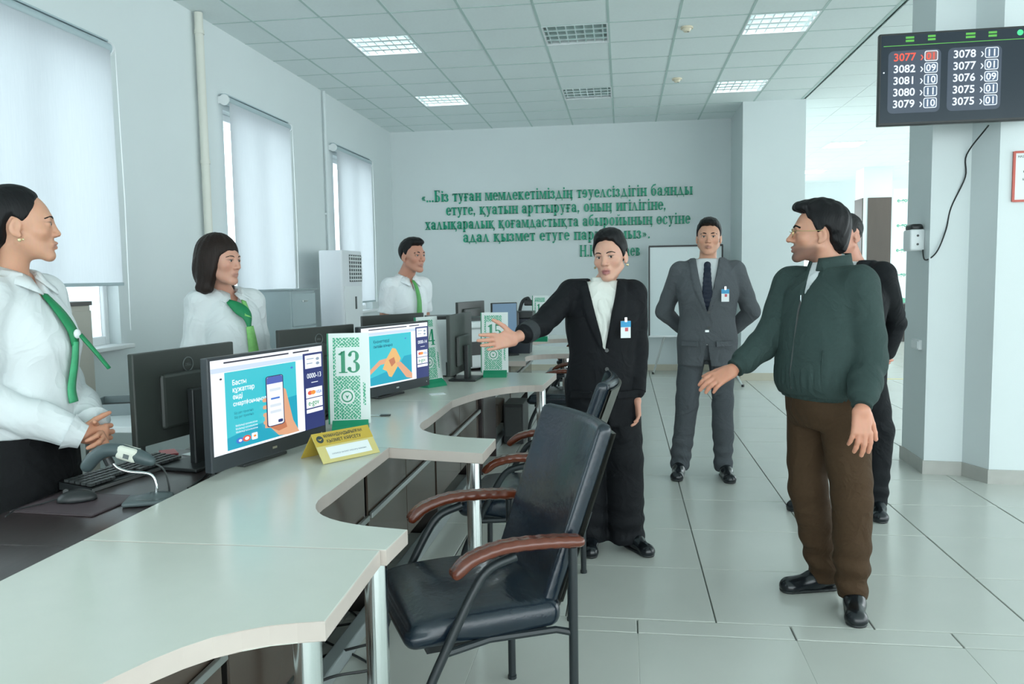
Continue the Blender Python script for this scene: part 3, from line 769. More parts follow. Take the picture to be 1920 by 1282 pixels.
        G([disc(0.655, 0.80, 0.012)], e_blue)
    else:
        Tx('Қызметтерді', 0.15, 0.735, 0.07, e_dteal, 0.02); Tx('онлайн алыңыз', 0.15, 0.655, 0.07, e_dteal, 0.02)
        G([[(0.095, 0.30), (0.23, 0.44), (0.36, 0.46), (0.40, 0.40), (0.33, 0.37), (0.24, 0.36), (0.095, 0.22)]], e_skin)
        G([[(0.33, 0.45), (0.42, 0.62), (0.47, 0.60), (0.54, 0.42), (0.50, 0.30), (0.40, 0.12), (0.36, 0.14), (0.33, 0.24), (0.27, 0.28)]], e_yel)
        G([[(0.47, 0.36), (0.54, 0.36), (0.715, 0.12), (0.715, 0.03), (0.62, 0.07), (0.50, 0.28)]], e_skin)
        G([[(0.36, 0.42), (0.44, 0.46), (0.46, 0.36), (0.40, 0.30)]], e_skin2)
        G([disc(0.62, 0.76, 0.012)], e_blue)
    MB().box((0.0, -0.001, Z0+0.027), (0.024, 0.001, 0.008)).build('badge', m_alu, t)
    MB().box((0.285, -0.001, Z0+0.027), (0.006, 0.001, 0.006)).build('power_button', m_alu, t)
    return t
aio((-1.285, 2.755, ZT), 75, 'black customer display showing a hand with a phone, beside the sign numbered 13', 0)
aio((-1.268, 4.33, ZT), 69, 'black customer display showing two hands holding a card, beside the sign numbered 14', 1)
m_logo = mat('logo_grey', (0.16, 0.18, 0.18), 0.3, metal=0.5, noise=0.03, nscale=9)
def opmon(loc, rz, lab, W=0.53, H0=0.33, Z0=0.115, logo=True, lit=False):
    """office monitor, screen towards -Y; usually seen from behind"""
    t = thing('monitor', lab, 'monitor', loc, R(rz), 'operator monitors seen from behind')
    MB().box((0, 0.012, Z0+H0/2), (W, 0.024, H0), bev=0.004).build('housing', m_mback, t)
    MB().box((0, 0.032, Z0+0.145), (0.30, 0.024, 0.20), bev=0.012).build('rear_cover', m_mback, t)
    MB().box((0, 0.06, Z0+0.03), (0.075, 0.03, 0.30), bev=0.006).build('neck', m_black, t)
    MB().box((0, 0.05, 0.007), (0.23, 0.18, 0.014), bev=0.005).build('foot', m_black, t)
    flat(t, 'screen', [rect(-W/2+0.008, Z0+0.02, W/2-0.008, Z0+H0-0.008)], emis('dim_screen', sr(120, 160, 190), 0.5) if lit else mat('dark_screen', (0.012, 0.014, 0.016), 0.15, noise=0.05, nscale=6), -0.0006)
    if logo:
        lg = MB().tube([(0.026*math.cos(2*math.pi*k/24), 0.0255, Z0+H0-0.062+0.026*math.sin(2*math.pi*k/24)) for k in range(24)], 0.002, 6, True)
        me = text_mesh('DELL', 0.0135, 0.0006, 0.02, 'CENTER')
        me.transform(Matrix.Translation((0, 0.0255, Z0+H0-0.067)) @ Matrix.Rotation(R(180), 4, 'Z') @ Matrix.Rotation(R(90), 4, 'X'))
        l = lg.build('logo', m_logo, t); link('logo_text', me, m_logo, l)
    return t
opmon((-1.645, 2.77, 0.7405), -101, 'black monitor with a round maker badge, in front of the ponytailed woman')
opmon((-1.585, 3.93, 0.7405), -114, 'dark monitor back near the tall air conditioner, behind the display with the phone picture')
opmon((-1.56, 5.24, 0.7405), -125, 'dark monitor back in front of the man in a white short-sleeved shirt', logo=False)
opmon((-1.07, 5.08, ZT+0.0005), -93.4, 'grey-black monitor seen almost edge-on between the printer and the display with the card picture', W=0.55, H0=0.385, Z0=0.05, logo=False)
opmon((-1.25, 6.40, ZT), -108, 'small dark monitor back behind the white printer', W=0.45, H0=0.3, Z0=0.17, logo=False)
opmon((-0.985, 6.60, ZT), 35, 'monitor with a pale blue lit screen behind the sign numbered 15', W=0.24, H0=0.33, Z0=0.12, logo=False, lit=True)
# ---- hanging queue screen
TVx = thing('queue_screen', 'black hanging queue screen with ticket numbers, mounted on the blue-white pillar', 'screen', (2.105, 5.40, 2.345), R(-1.2))
TW_, TH_ = 0.985, 0.57
MB().box((0, 0.022, TH_/2), (TW_, 0.044, TH_), bev=0.006).build('housing', m_black, TVx)
MB().box((0, 0.06, 0.26), (0.5, 0.05, 0.34), bev=0.015).build('rear_cover', m_black, TVx)
bk = MB().box((0.1, 0.24, 0.30), (0.06, 0.34, 0.05)).box((0.1, 0.095, 0.30), (0.30, 0.02, 0.26)); bk.box((0.1, 0.40, 0.30), (0.16, 0.016, 0.2)); bk.build('wall_bracket', m_dgrey, TVx)
e_tv = emis('tv_dark', sr(28, 48, 66), 0.55); MATS['tv_dark'].node_tree.nodes['Principled BSDF'].inputs['Roughness'].default_value = 0.12
e_tvp = emis('tv_panel', sr(62, 78, 98), 0.75); e_tvw = emis('tv_white', sr(226, 240, 255), 1.0); e_tvr = emis('tv_red', sr(232, 84, 62), 1.0); e_tvg = emis('tv_green', sr(92, 190, 70), 0.9); e_tvd = emis('tv_digit', sr(84, 110, 140), 0.7)
ts = flat(TVx, 'screen', [rect(-TW_/2+0.012, 0.018, TW_/2-0.012, TH_-0.012)], e_tv, -0.0006)
x0, z0 = -TW_/2, 0.0
def tvx(u): return x0+u
flat(ts, 'screen_graphic', [rect(tvx(0.025), 0.490, TW_/2-0.012, 0.494)], e_tvg, -0.0012)
for u, zz, ww in ((0.155, 0.512, 0.05), (0.285, 0.514, 0.045), (0.505, 0.514, 0.055), (0.635, 0.514, 0.048)):
    flat(ts, 'screen_graphic', [rect(tvx(u), zz, tvx(u+ww), zz+0.013), rect(tvx(u), zz+0.020, tvx(u+ww), zz+0.033)], e_tvg, -0.0012)
flat(ts, 'screen_graphic', [disc(tvx(0.815), 0.530, 0.018)], emis('tv_mint', sr(70, 220, 150), 1.0), -0.0012)
flat(ts, 'screen_graphic', [rrect(tvx(0.055), 0.075, tvx(0.365), 0.46, 0.03), rrect(tvx(0.405), 0.075, tvx(0.715), 0.46, 0.03)], e_tvp, -0.0012)
ROWS = [[('3077', '01'), ('3082', '09'), ('3081', '10'), ('3080', '11'), ('3079', '10')], [('3078', '11'), ('3077', '01'), ('3076', '09'), ('3075', '01'), ('3075', '01')]]
for c in range(2):
    for k, (a, b) in enumerate(ROWS[c]):
        u = (0.085, 0.435)[c]; zz = 0.398-0.072*k
        red = (c == 0 and k == 0)
        flat_text(ts, 'ticket_number', a, 0.066, tvx(u), zz, e_tvr if red else e_tvw, -0.0022, 0.02)
        flat_text(ts, 'ticket_arrow', '›', 0.066, tvx(u+0.158), zz, e_tvr if red else e_tvw, -0.0022, 0.015)
        bx0, bx1, bz0, bz1 = tvx(u+0.183), tvx(u+0.262), zz-0.010, zz+0.054
        flat(ts, 'counter_box', [rrect(bx0, bz0, bx1, bz1, 0.012)], e_tvw, -0.0018)
        flat(ts, 'counter_box_inner', [rrect(bx0+0.005, bz0+0.005, bx1-0.005, bz1-0.005, 0.009)], e_tvd if not red else emis('tv_pink', sr(150, 110, 110), 0.8), -0.0022)
        flat_text(ts, 'counter_number', b, 0.060, (bx0+bx1)/2, zz+0.001, e_tvr if red else e_tvw, -0.0026, 0.02, 'CENTER')
MB().cyl((tvx(0.03), -0.001, 0.33), (tvx(0.03), 0.001, 0.33), 0.005, n=10).build('power_light', e_tvw, TVx)
wire = spline([(2.36, 5.62, 2.36), (2.30, 5.79, 2.2), (2.295, 5.79, 2.05), (2.22, 5.815, 1.85), (2.19, 5.81, 1.70), (2.13, 5.80, 1.55), (2.085, 5.88, 1.50), (2.09, 5.95, 1.60)], 6)
tag(MB().tube(wire, 0.005, 6).build('power_cable', m_black, None, True), 'thin dark cable hanging from the queue screen down the pillar', 'cable')
dv = thing('air_freshener', 'small white box with a black cap, fixed to the side of the blue-white pillar', 'dispenser', (2.10, 6.0, 1.57))
MB().box((-0.05, 0, 0.07), (0.10, 0.15, 0.15), bev=0.015, seg=3).build('body', m_white, dv, True)
MB().box((-0.05, 0, 0.158), (0.085, 0.13, 0.05), bev=0.02, seg=3).build('cap', m_black, dv, True)
for z in (0.04, 0.1): MB().cyl((-0.05, -0.074, z), (-0.05, -0.078, z), 0.008, n=12).build('button', m_dgrey, dv)
sw = thing('wall_switch', 'flat white switch box low on the side of the blue-white pillar', 'switch', (2.10, 6.0, 0.90))
MB().box((-0.012, 0, 0), (0.025, 0.14, 0.07), bev=0.004).build('box', m_white, sw); MB().box((-0.027, 0, 0), (0.006, 0.12, 0.05), bev=0.002).build('rocker', m_white, sw)
ps = thing('notice', 'red-framed white notice on the front of the blue-white pillar', 'notice', (2.62, 5.575, 2.02), R(-3.2))
MB().box((0, 0, 0), (0.23, 0.01, 0.31)).build('paper', mat('paper', (0.80, 0.84, 0.84), 0.6, noise=0.02, nscale=8), ps)
m_red = mat('frame_red', (0.55, 0.10, 0.07), 0.4, noise=0.08, nscale=12)
f = MB()
for s in (-1, 1): f.box((s*0.117, -0.004, 0), (0.014, 0.014, 0.32)); f.box((0, -0.004, s*0.155), (0.23, 0.014, 0.014))
f.build('frame', m_red, ps)
m_ink = mat('ink', (0.03, 0.05, 0.05), 0.6, noise=0.1, nscale=30)
for k, (s, sz) in enumerate((('НАЗАР АУДАРЫҢЫЗ', 0.019), ('Өрт', 0.03), ('қауіпсіздігі', 0.024), ('шығу жолы', 0.024), ('101', 0.04), ('112', 0.03))):
    flat_text(ps, 'notice_text', s, sz, 0, 0.12-0.048*k, m_ink, -0.0062, 0.015, 'CENTER')
# ================================================================== SIGNS ON THE COUNTERS
def pattern_mat():
    m = bpy.data.materials.new('sign_ornament'); m.use_nodes = True; nt = m.node_tree; b = nt.nodes['Principled BSDF']; b.inputs['Roughness'].default_value = 0.35
    tc = nt.nodes.new('ShaderNodeTexCoord'); mp = nt.nodes.new('ShaderNodeMapping'); nt.links.new(tc.outputs['Object'], mp.inputs['Vector'])
    mp.inputs['Rotation'].default_value = (0, R(45), 0)
    ck = nt.nodes.new('ShaderNodeTexVoronoi'); ck.distance = 'CHEBYCHEV'; ck.inputs['Scale'].default_value = 95; ck.inputs['Randomness'].default_value = 0.25
    nt.links.new(mp.outputs['Vector'], ck.inputs['Vector'])
    rp = nt.nodes.new('ShaderNodeValToRGB'); rp.color_ramp.interpolation = 'CONSTANT'
    rp.color_ramp.elements[0].color = (*sr(40, 160, 120), 1); rp.color_ramp.elements[1].position = 0.40; rp.color_ramp.elements[1].color = (*sr(208, 226, 220), 1)
    nt.links.new(ck.outputs['Distance'], rp.inputs['Fac']); nt.links.new(rp.outputs['Color'], b.inputs['Base Color'])
    return m
m_orn = pattern_mat()
m_swhite = mat('sign_white', (0.70, 0.77, 0.75), 0.3, noise=0.02, nscale=8)
m_sgreen = mat('sign_green', sr(10, 140, 100), 0.35, noise=0.06, nscale=8)
def digit_polys(ch):
    """bold serif digits, unit height, as filled outlines"""
    def band(cx, cy, rx, ry, a0, a1, thin, thick, n=18):
        out, inn = [], []
        for k in range(n+1):
            a = R(lerp(a0, a1, k/n)); wdt = lerp(thin, thick, abs(math.cos(a)))
            out.append((cx+rx*math.cos(a), cy+ry*math.sin(a))); inn.append((cx+(rx-wdt)*math.cos(a), cy+(ry-min(wdt, thin*1.3))*math.sin(a)))
        return [[out[k], out[k+1], inn[k+1], inn[k]] for k in range(n)]
    if ch == '1': return 0.42, [rect(0.14, 0.03, 0.30, 0.97), rect(0.05, 0.0, 0.39, 0.05), [(0.04, 0.82), (0.14, 0.80), (0.14, 0.9), (0.26, 1.0), (0.30, 1.0), (0.30, 0.93), (0.04, 0.87)]]
    if ch == '3': return 0.52, band(0.22, 0.75, 0.22, 0.25, 165, -90, 0.055, 0.15)+band(0.21, 0.265, 0.26, 0.265, 90, -165, 0.055, 0.17)+[disc(0.075, 0.80, 0.07, 14), disc(0.055, 0.20, 0.075, 14)]
    if ch == '4': return 0.52, [rect(0.27, 0.03, 0.42, 1.0), rect(0.18, 0.0, 0.50, 0.05), rect(0.0, 0.24, 0.5, 0.31), [(0.0, 0.24), (0.06, 0.24), (0.33, 0.92), (0.33, 1.0), (0.28, 1.0)]]
    if ch == '5': return 0.52, [rect(0.08, 0.88, 0.44, 1.0), [(0.08, 0.52), (0.14, 0.52), (0.14, 1.0), (0.08, 1.0)]]+band(0.21, 0.31, 0.26, 0.31, 125, -160, 0.055, 0.17)+[disc(0.06, 0.20, 0.075, 14)]
    if ch == '6': return 0.54, band(0.26, 0.30, 0.25, 0.30, 0, 360, 0.05, 0.15, 30)+band(0.40, 0.42, 0.40, 0.58, 180, 90, 0.05, 0.15)
    return 0.3, []
def number_sign(num, loc, rz, lab, W=0.178, H0=0.405, lean=-6):
    t = thing('number_sign', lab, 'sign', loc, R(rz), 'green and white number signs on the counters')
    t.rotation_euler = (0, 0, R(rz))
    # wedge base
    MB().prism([(-0.045, 0.0), (0.05, 0.0), (0.05, 0.022), (0.012, 0.05), (-0.030, 0.022)], -W/2+0.01, W/2-0.01, 'X').build('base', m_sgreen, t)
    bz = 0.028
    Rx = Matrix.Rotation(R(lean), 4, 'X')
    bo = MB().box((0, 0.004, H0/2), (W, 0.005, H0)).me('board'); g = link('board', bo, m_swhite, t, (0, 0, bz), (R(lean), 0, 0))
    gb = MB().box((-0.008, 0.011, H0/2), (W, 0.008, H0)).build('backing', m_sgreen, t, loc=(0, 0, bz), rot=(R(lean), 0, 0))
    y = 0.0012
    # ornament panels with a plain field for the number and a plain margin
    nz0, nz1 = H0*0.54, H0*0.83
    pl = W*0.10; pr = W*0.24
    for k, p in enumerate((rect(-W/2+pl, H0*0.05, W/2-pr, nz0-0.006), rect(-W/2+pl, nz1+0.006, W/2-pr, H0*0.95), rect(-W/2+pl, nz0-0.006, -W/2+pl+0.012, nz1+0.006))):
        flat(g, 'ornament', [p], m_orn, y)
    flat(g, 'ornament', [rect(W/2-pr*0.72, H0*0.20, W/2-pr*0.45, H0*0.45)], m_orn, y)
    wd = sum(digit_polys(c)[0] for c in num); hh = H0*0.245; x = -W/2+pl+0.012+0.008
    sx = (W-pl-pr-0.014)/(wd*hh) if wd*hh > 0 else 1; sx = min(sx, 1.25)
    for c in num:
        wc, polys = digit_polys(c)
        flat(g, 'digit', [[(x+a*hh*sx, nz0+0.008+b*hh) for a, b in p] for p in polys], m_sgreen, y-0.0006)
        x += wc*hh*sx
    cx, cz = -0.012, H0*0.30
    flat(g, 'emblem', [disc(cx, cz, 0.034, 28)], m_swhite, y-0.0004)
    rg = []
    for k in range(24):
        a, b = 2*math.pi*k/24, 2*math.pi*(k+1)/24
        rg.append([(cx+0.026*math.cos(a), cz+0.026*math.sin(a)), (cx+0.026*math.cos(b), cz+0.026*math.sin(b)), (cx+0.020*math.cos(b), cz+0.020*math.sin(b)), (cx+0.020*math.cos(a), cz+0.020*math.sin(a))])
    rg.append([(cx-0.009, cz+0.008), (cx, cz-0.012), (cx+0.009, cz+0.008), (cx, cz+0.002)])
    flat(g, 'emblem', rg, m_sgreen, y-0.0008)
    return t
number_sign('13', (-1.205, 3.36, ZT), 15, 'tall green and white sign numbered 13 beside the display with the phone picture')
number_sign('14', (-1.165, 4.755, ZT), 58, 'tall green and white sign numbered 14, half hidden by the display with the card picture')
number_sign('15', (-0.850, 5.22, ZT), 4, 'tall green and white sign numbered 15 behind the outstretched hand')
number_sign('16', (-0.72, 6.98, ZT+0.09), 0, 'distant green and white sign numbered 16 above the outstretched arm', W=0.14, H0=0.38)
MB().box((-0.72, 6.98, ZT+0.0455), (0.16, 0.10, 0.09))
# yellow name stand
ns = thing('name_stand', 'yellow tent-shaped name stand lying at the foot of the sign numbered 13', 'name stand', (-1.035, 2.835, ZT), R(54.5))
m_yel = mat('stand_yellow', sr(196, 168, 66), 0.35, noise=0.05, nscale=10)
m_yelp = mat('stand_cream', sr(212, 198, 130), 0.35, noise=0.05, nscale=10)
NW, NH = 0.255, 0.125
def tilt(o, a, loc): o.rotation_euler = (R(a), 0, 0); o.location = loc; return o
fp = tilt(MB().box((0, 0, NH/2), (NW, 0.004, NH), bev=0.001).build('front_plate', m_yelp, ns), -38, (0, -0.035, 0.002))
tilt(MB().box((0, 0, NH/2), (NW, 0.004, NH), bev=0.001).build('rear_plate', m_yel, ns), 38, (0, 0.115, 0.002))
flat(fp, 'band', [rect(-NW/2, NH*0.56, NW/2, NH)], m_yel, -0.0026)
flat(fp, 'paper_insert', [rect(-NW/2+0.035, 0.014, NW/2-0.03, NH*0.5)], MATS['paper'], -0.0028)
flat_text(fp, 'lettering', 'МАМАНДАНДЫРЫЛҒАН', 0.0175, -NW/2+0.045, NH*0.82, m_ink, -0.0034, 0.02, xs=0.82)
flat_text(fp, 'lettering', 'ҚЫЗМЕТ КӨРСЕТУ', 0.0185, -NW/2+0.050, NH*0.64, m_ink, -0.0034, 0.015, xs=0.9)
flat_text(fp, 'lettering', 'халыққа қызмет көрсету маманы', 0.0095, -NW/2+0.05, NH*0.24, mat('ink_grey', (0.25, 0.3, 0.36), 0.6, noise=0.05, nscale=9), -0.0034)
flat(fp, 'emblem', [disc(-NW/2+0.026, NH*0.78, 0.015)], m_ink, -0.0034); flat(fp, 'emblem', [[(-NW/2+0.016, NH*0.80), (-NW/2+0.026, NH*0.73), (-NW/2+0.036, NH*0.80), (-NW/2+0.026, NH*0.78)]], m_yel, -0.0040)
# ================================================================== WALL LETTERING (bold serif letters, cut and glued on)
XH = 0.68
def _g():
    G = {}
    S = 0.20; TH = 0.075; SF = 0.05
    def stem(x, y0=0.0, y1=XH, bot=True, top=True):
        p = [rect(x, y0, x+S, y1)]
        if bot: p.append(rect(x-0.055, y0, x+S+0.055, y0+SF))
        if top: p.append(rect(x-0.055, y1-SF, x+S+0.055, y1))
        return p
    def bar(y, x0, x1): return [rect(x0, y, x1, y+TH)]
    def dg(x0, y0, x1, y1, w): return [[(x0, y0), (x0+w, y0), (x1+w, y1), (x1, y1)]]
    def bowl(cx, cy, rx, ry, a0=0, a1=360, thick=S, n=16):
        o = []
        for k in range(n):
            q = []
            for t in (k, k+1):
                a = R(lerp(a0, a1, t/n)); w = lerp(TH, thick, abs(math.cos(a))**0.8)
                q.append(((cx+rx*math.cos(a), cy+ry*math.sin(a)), (cx+(rx-w)*math.cos(a), cy+(ry-TH)*math.sin(a))))
            o.append([q[0][0], q[1][0], q[1][1], q[0][1]])
        return o
    def desc(x): return [[(x, 0.04), (x+0.17, 0.04), (x+0.17, -0.12), (x+0.12, -0.20), (x+0.03, -0.20), (x+0.09, -0.12), (x+0.09, 0.0), (x, 0.0)]]
    h = XH; c = h/2
    G['н'] = (0.72, stem(0.08)+stem(0.48)+bar(c-0.03, 0.2, 0.5))
    G['ң'] = (0.74, G['н'][1]+desc(0.52))
    G['и'] = (0.74, stem(0.08)+stem(0.50)+dg(0.18, 0.04, 0.48, h-0.06, 0.07))
    G['й'] = (0.74, G['и'][1]+bowl(0.37, 0.92, 0.15, 0.12, 190, 350, 0.06, 8))
    G['п'] = (0.72, stem(0.08)+stem(0.48)+bar(h-TH, 0.1, 0.6))
    G['т'] = (0.60, stem(0.22)+bar(h-TH, 0.03, 0.56)+[rect(0.03, h-0.17, 0.075, h), rect(0.515, h-0.17, 0.56, h)])
    G['г'] = (0.52, stem(0.08)+bar(h-TH, 0.1, 0.48)+[rect(0.435, h-0.18, 0.48, h)])
    G['ғ'] = (0.54, G['г'][1]+bar(c-0.03, 0.0, 0.40))
    G['і'] = (0.34, stem(0.09)+[disc(0.165, 0.86, 0.085, 12)])
    G['к'] = (0.70, stem(0.08)+dg(0.22, c-0.02, 0.46, h-0.02, 0.09)+dg(0.30, c+0.02, 0.46, 0.0, 0.17)[0:1]+[rect(0.40, 0, 0.70, SF), rect(0.42, h-SF, 0.64, h)])
    G['к'] = (0.70, stem(0.08)+[[(0.20, c-0.03), (0.30, c-0.03), (0.58, h), (0.48, h)], [(0.24, c+0.05), (0.40, c+0.05), (0.66, 0), (0.48, 0)], rect(0.42, 0, 0.70, SF), rect(0.42, h-SF, 0.64, h)])
    G['қ'] = (0.72, G['к'][1]+desc(0.53))
    G['л'] = (0.68, [[(0.06, 0), (0.12, 0), (0.35, h), (0.29, h)], [(0.44, 0), (0.62, 0), (0.36, h), (0.26, h)], rect(0.0, 0, 0.20, SF), rect(0.38, 0, 0.68, SF)])
    G['д'] = (0.72, [[(0.12, 0.02), (0.18, 0.02), (0.38, h), (0.32, h)], [(0.46, 0.02), (0.63, 0.02), (0.39, h), (0.29, h)], rect(0.0, 0, 0.72, TH), rect(0.0, -0.16, 0.05, 0.05), rect(0.67, -0.16, 0.72, 0.05)])
    G['м'] = (0.84, [rect(0.08, 0, 0.13, h), rect(0.02, 0, 0.20, SF), rect(0.02, h-SF, 0.2, h)]+stem(0.60)+[[(0.10, h), (0.26, h), (0.46, 0.02), (0.36, 0.02)], [(0.36, 0.02), (0.42, 0.02), (0.64, h), (0.58, h)]])
    G['о'] = (0.64, bowl(0.32, c, 0.30, c+0.01))
    G['ө'] = (0.64, G['о'][1]+bar(c-0.03, 0.1, 0.54))
    G['с'] = (0.56, bowl(0.31, c, 0.29, c+0.01, 55, 325)+[disc(0.45, h-0.13, 0.075, 12)])
    G['е'] = (0.58, bowl(0.31, c, 0.29, c+0.01, 0, 325)+bar(c-0.02, 0.12, 0.58))
    G['ә'] = (0.58, bowl(0.28, c, 0.29, c+0.01, 180, -145)+bar(c-0.04, 0.0, 0.46))
    G['а'] = (0.62, [rect(0.38, 0.02, 0.53, h*0.72), rect(0.40, 0, 0.62, SF)]+bowl(0.29, h*0.68, 0.24, h*0.33, 0, 150)+bowl(0.26, 0.20, 0.24, 0.21, 20, 340)+[disc(0.11, h*0.74, 0.07, 12)])
    G['б'] = (0.66, bowl(0.33, 0.31, 0.29, 0.32)+[[(0.04, 0.35), (0.10, 0.35), (0.16, 0.66), (0.30, 0.82), (0.55, 0.88), (0.55, 0.99), (0.26, 0.93), (0.08, 0.72)]])
    G['з'] = (0.54, bowl(0.24, h*0.74, 0.22, h*0.27, 160, -90)+bowl(0.23, h*0.27, 0.26, h*0.28, 90, -160)+[disc(0.08, h*0.80, 0.06, 10), disc(0.06, h*0.20, 0.065, 10)])
    G['у'] = (0.64, [[(0.06, h), (0.24, h), (0.43, 0.06), (0.31, 0.02)], [(0.48, h), (0.55, h), (0.30, -0.16), (0.20, -0.22), (0.24, -0.14)], rect(0.0, h-SF, 0.30, h), rect(0.40, h-SF, 0.64, h), disc(0.16, -0.16, 0.075, 12)])
    G['х'] = (0.66, [[(0.06, h), (0.24, h), (0.60, 0), (0.42, 0)], [(0.08, 0), (0.15, 0), (0.56, h), (0.49, h)], rect(0, h-SF, 0.30, h), rect(0.40, h-SF, 0.66, h), rect(0, 0, 0.26, SF), rect(0.34, 0, 0.66, SF)])
    G['ы'] = (0.86, stem(0.08)+bowl(0.28, 0.19, 0.24, 0.20, -90, 90)+[rect(0.15, 0, 0.30, TH), rect(0.15, 0.335, 0.30, 0.39)]+stem(0.62))
    G['я'] = (0.66, stem(0.42)+bowl(0.34, h-0.19, 0.26, 0.20, 90, 270)+[rect(0.30, h-TH, 0.5, h), rect(0.30, h-0.39, 0.5, h-0.335), [(0.04, 0), (0.16, 0), (0.40, 0.31), (0.26, 0.31)], rect(0.0, 0, 0.20, SF)])
    G['р'] = (0.66, stem(0.08, -0.26, h)+bowl(0.34, c, 0.28, c+0.01, -150, 150))
    G['Б'] = (0.72, stem(0.08, 0, 1.0)+bowl(0.36, 0.28, 0.30, 0.285, -90, 90)+[rect(0.15, 0, 0.4, TH), rect(0.15, 0.51, 0.4, 0.565), rect(0.1, 0.945, 0.60, 1.0), rect(0.555, 0.80, 0.60, 1.0)])
    G['Н'] = (0.86, stem(0.08, 0, 1.0)+stem(0.60, 0, 1.0)+bar(0.48, 0.2, 0.62))
    G['в'] = (0.62, stem(0.08)+bowl(0.30, 0.18, 0.26, 0.185, -90, 90)+bowl(0.28, h-0.16, 0.24, 0.165, -90, 90)+[rect(0.15, 0, 0.32, TH), rect(0.15, c-0.01, 0.32, c+0.04), rect(0.15, h-TH, 0.30, h)])
    G['.'] = (0.28, [disc(0.13, 0.08, 0.085, 14)])
    G[','] = (0.28, [disc(0.13, 0.08, 0.085, 14), [(0.13, 0.08), (0.215, 0.08), (0.10, -0.16), (0.06, -0.14)]])
    G['«'] = (0.50, [[(x, c-0.02), (x+0.16, c+0.18), (x+0.20, c+0.14), (x+0.09, c-0.02), (x+0.20, c-0.18), (x+0.16, c-0.22)] for x in (0.04, 0.22)])
    G['»'] = (0.50, [[(x+0.2, c-0.02), (x+0.04, c+0.18), (x, c+0.14), (x+0.11, c-0.02), (x, c-0.18), (x+0.04, c-0.22)] for x in (0.04, 0.22)])
    G[' '] = (0.34, [])
    return G
GL = _g()
m_letter = mat('letter_green', sr(0, 158, 122), 0.4, noise=0.08, nscale=6)
q = thing('wall_lettering', 'green serif lettering of a quotation on the far wall, five lines', 'lettering', (-1.0, FY-0.012, 2.3))
LINES = [('«...Біз туған мемлекетіміздің тәуелсіздігін баянды', -3.02, 1.015, 2.565), ('етуге, қуатын арттыруға, оның игілігіне,', -2.645, 0.64, 2.360), ('халықаралық қоғамдастықта абыройының өсуіне', -2.975, 0.985, 2.150), ('адал қызмет етуге парызымыз».', -2.39, 0.415, 1.950), ('Н.Назарбаев', -0.63, 0.268, 1.700)]
for s, xa, xb, z in LINES:
    hgt = 0.172; tr = 0.03
    wsum = sum(GL.get(c, GL['н'])[0]+tr for c in s)
    sx = (xb-xa)/wsum; x = xa
    b = MB()
    for c in s:
        if c == ' ' or c == 'З':
            b.build('word', m_letter, q); b = MB()
        wc, polys = GL[c]
        for p in polys:
            pp_ = [(x+a*sx+1.0, bb_*hgt+z-2.3) for a, bb_ in p]
            try: b.prism(pp_, -0.010, 0.012, 'Y')
            except Exception: pass
        x += (wc+tr)*sx
    b.build('word', m_letter, q)
# ---- easel whiteboard
wb = thing('easel_board', 'white presentation board on a tripod, standing behind the man in a grey suit', 'whiteboard', (0.87, 11.0, 0))
m_board = mat('board_white', (0.66, 0.75, 0.76), 0.25, noise=0.02, nscale=3)
MB().box((0, 0.30, 1.18), (0.98, 0.018, 1.24)).build('board', m_board, wb)
f = MB().box((0, 0.292, 1.81), (1.01, 0.03, 0.025)).box((-0.498, 0.292, 1.18), (0.020, 0.03, 1.25)).box((0.498, 0.292, 1.18), (0.020, 0.03, 1.25)); f.build('frame', m_black, wb)
MB().box((0, 0.275, 0.555), (1.0, 0.06, 0.02)).build('pen_tray', m_white, wb)
for a, b in (((-0.1, 0.32, 1.2), (-0.44, 0.42, 0.0)), ((0.1, 0.32, 1.2), (0.62, -0.85, 0.0)), ((0.0, 0.33, 1.2), (0.05, 0.72, 0.0))):
    lg = MB().cyl(a, b, 0.014, n=10).build('leg', m_alu, wb, True); MB().cyl((b[0], b[1], 0), (b[0], b[1], 0.03), 0.018, n=10).build('rubber_foot', m_black, lg)
# ---- tall air conditioner
ac = thing('air_conditioner', 'tall white floor-standing air conditioner by the far window', 'air conditioner', (-3.11, 8.53, 0))
m_ac = mat('ac_white', (0.76, 0.79, 0.82), 0.3, noise=0.015, nscale=3)
MB().box((0, 0, 0.87), (0.26, 0.66, 1.74), bev=0.018, seg=3).build('cabinet', m_ac, ac)
MB().box((0.134, 0, 0.80), (0.012, 0.56, 1.10), bev=0.004).build('front_panel', m_white, ac)
MB().box((0.130, 0.10, 1.545), (0.012, 0.40, 0.30)).build('outlet', mat('ac_dark', (0.10, 0.12, 0.12), 0.5, noise=0.1, nscale=9), ac)
for k in range(7): MB().box((0.138, 0.10, 1.42+0.042*k), (0.016, 0.40, 0.012), rot=Matrix.Rotation(R(20), 4, 'Y')).build('louvre_slat', m_white, ac)
for k in range(6): MB().box((0.142, -0.08+0.072*k, 1.545), (0.006, 0.008, 0.29)).build('vane', m_white, ac)
MB().box((0.142, 0.06, 1.16), (0.004, 0.05, 0.14)).build('control_panel', m_dgrey, ac)
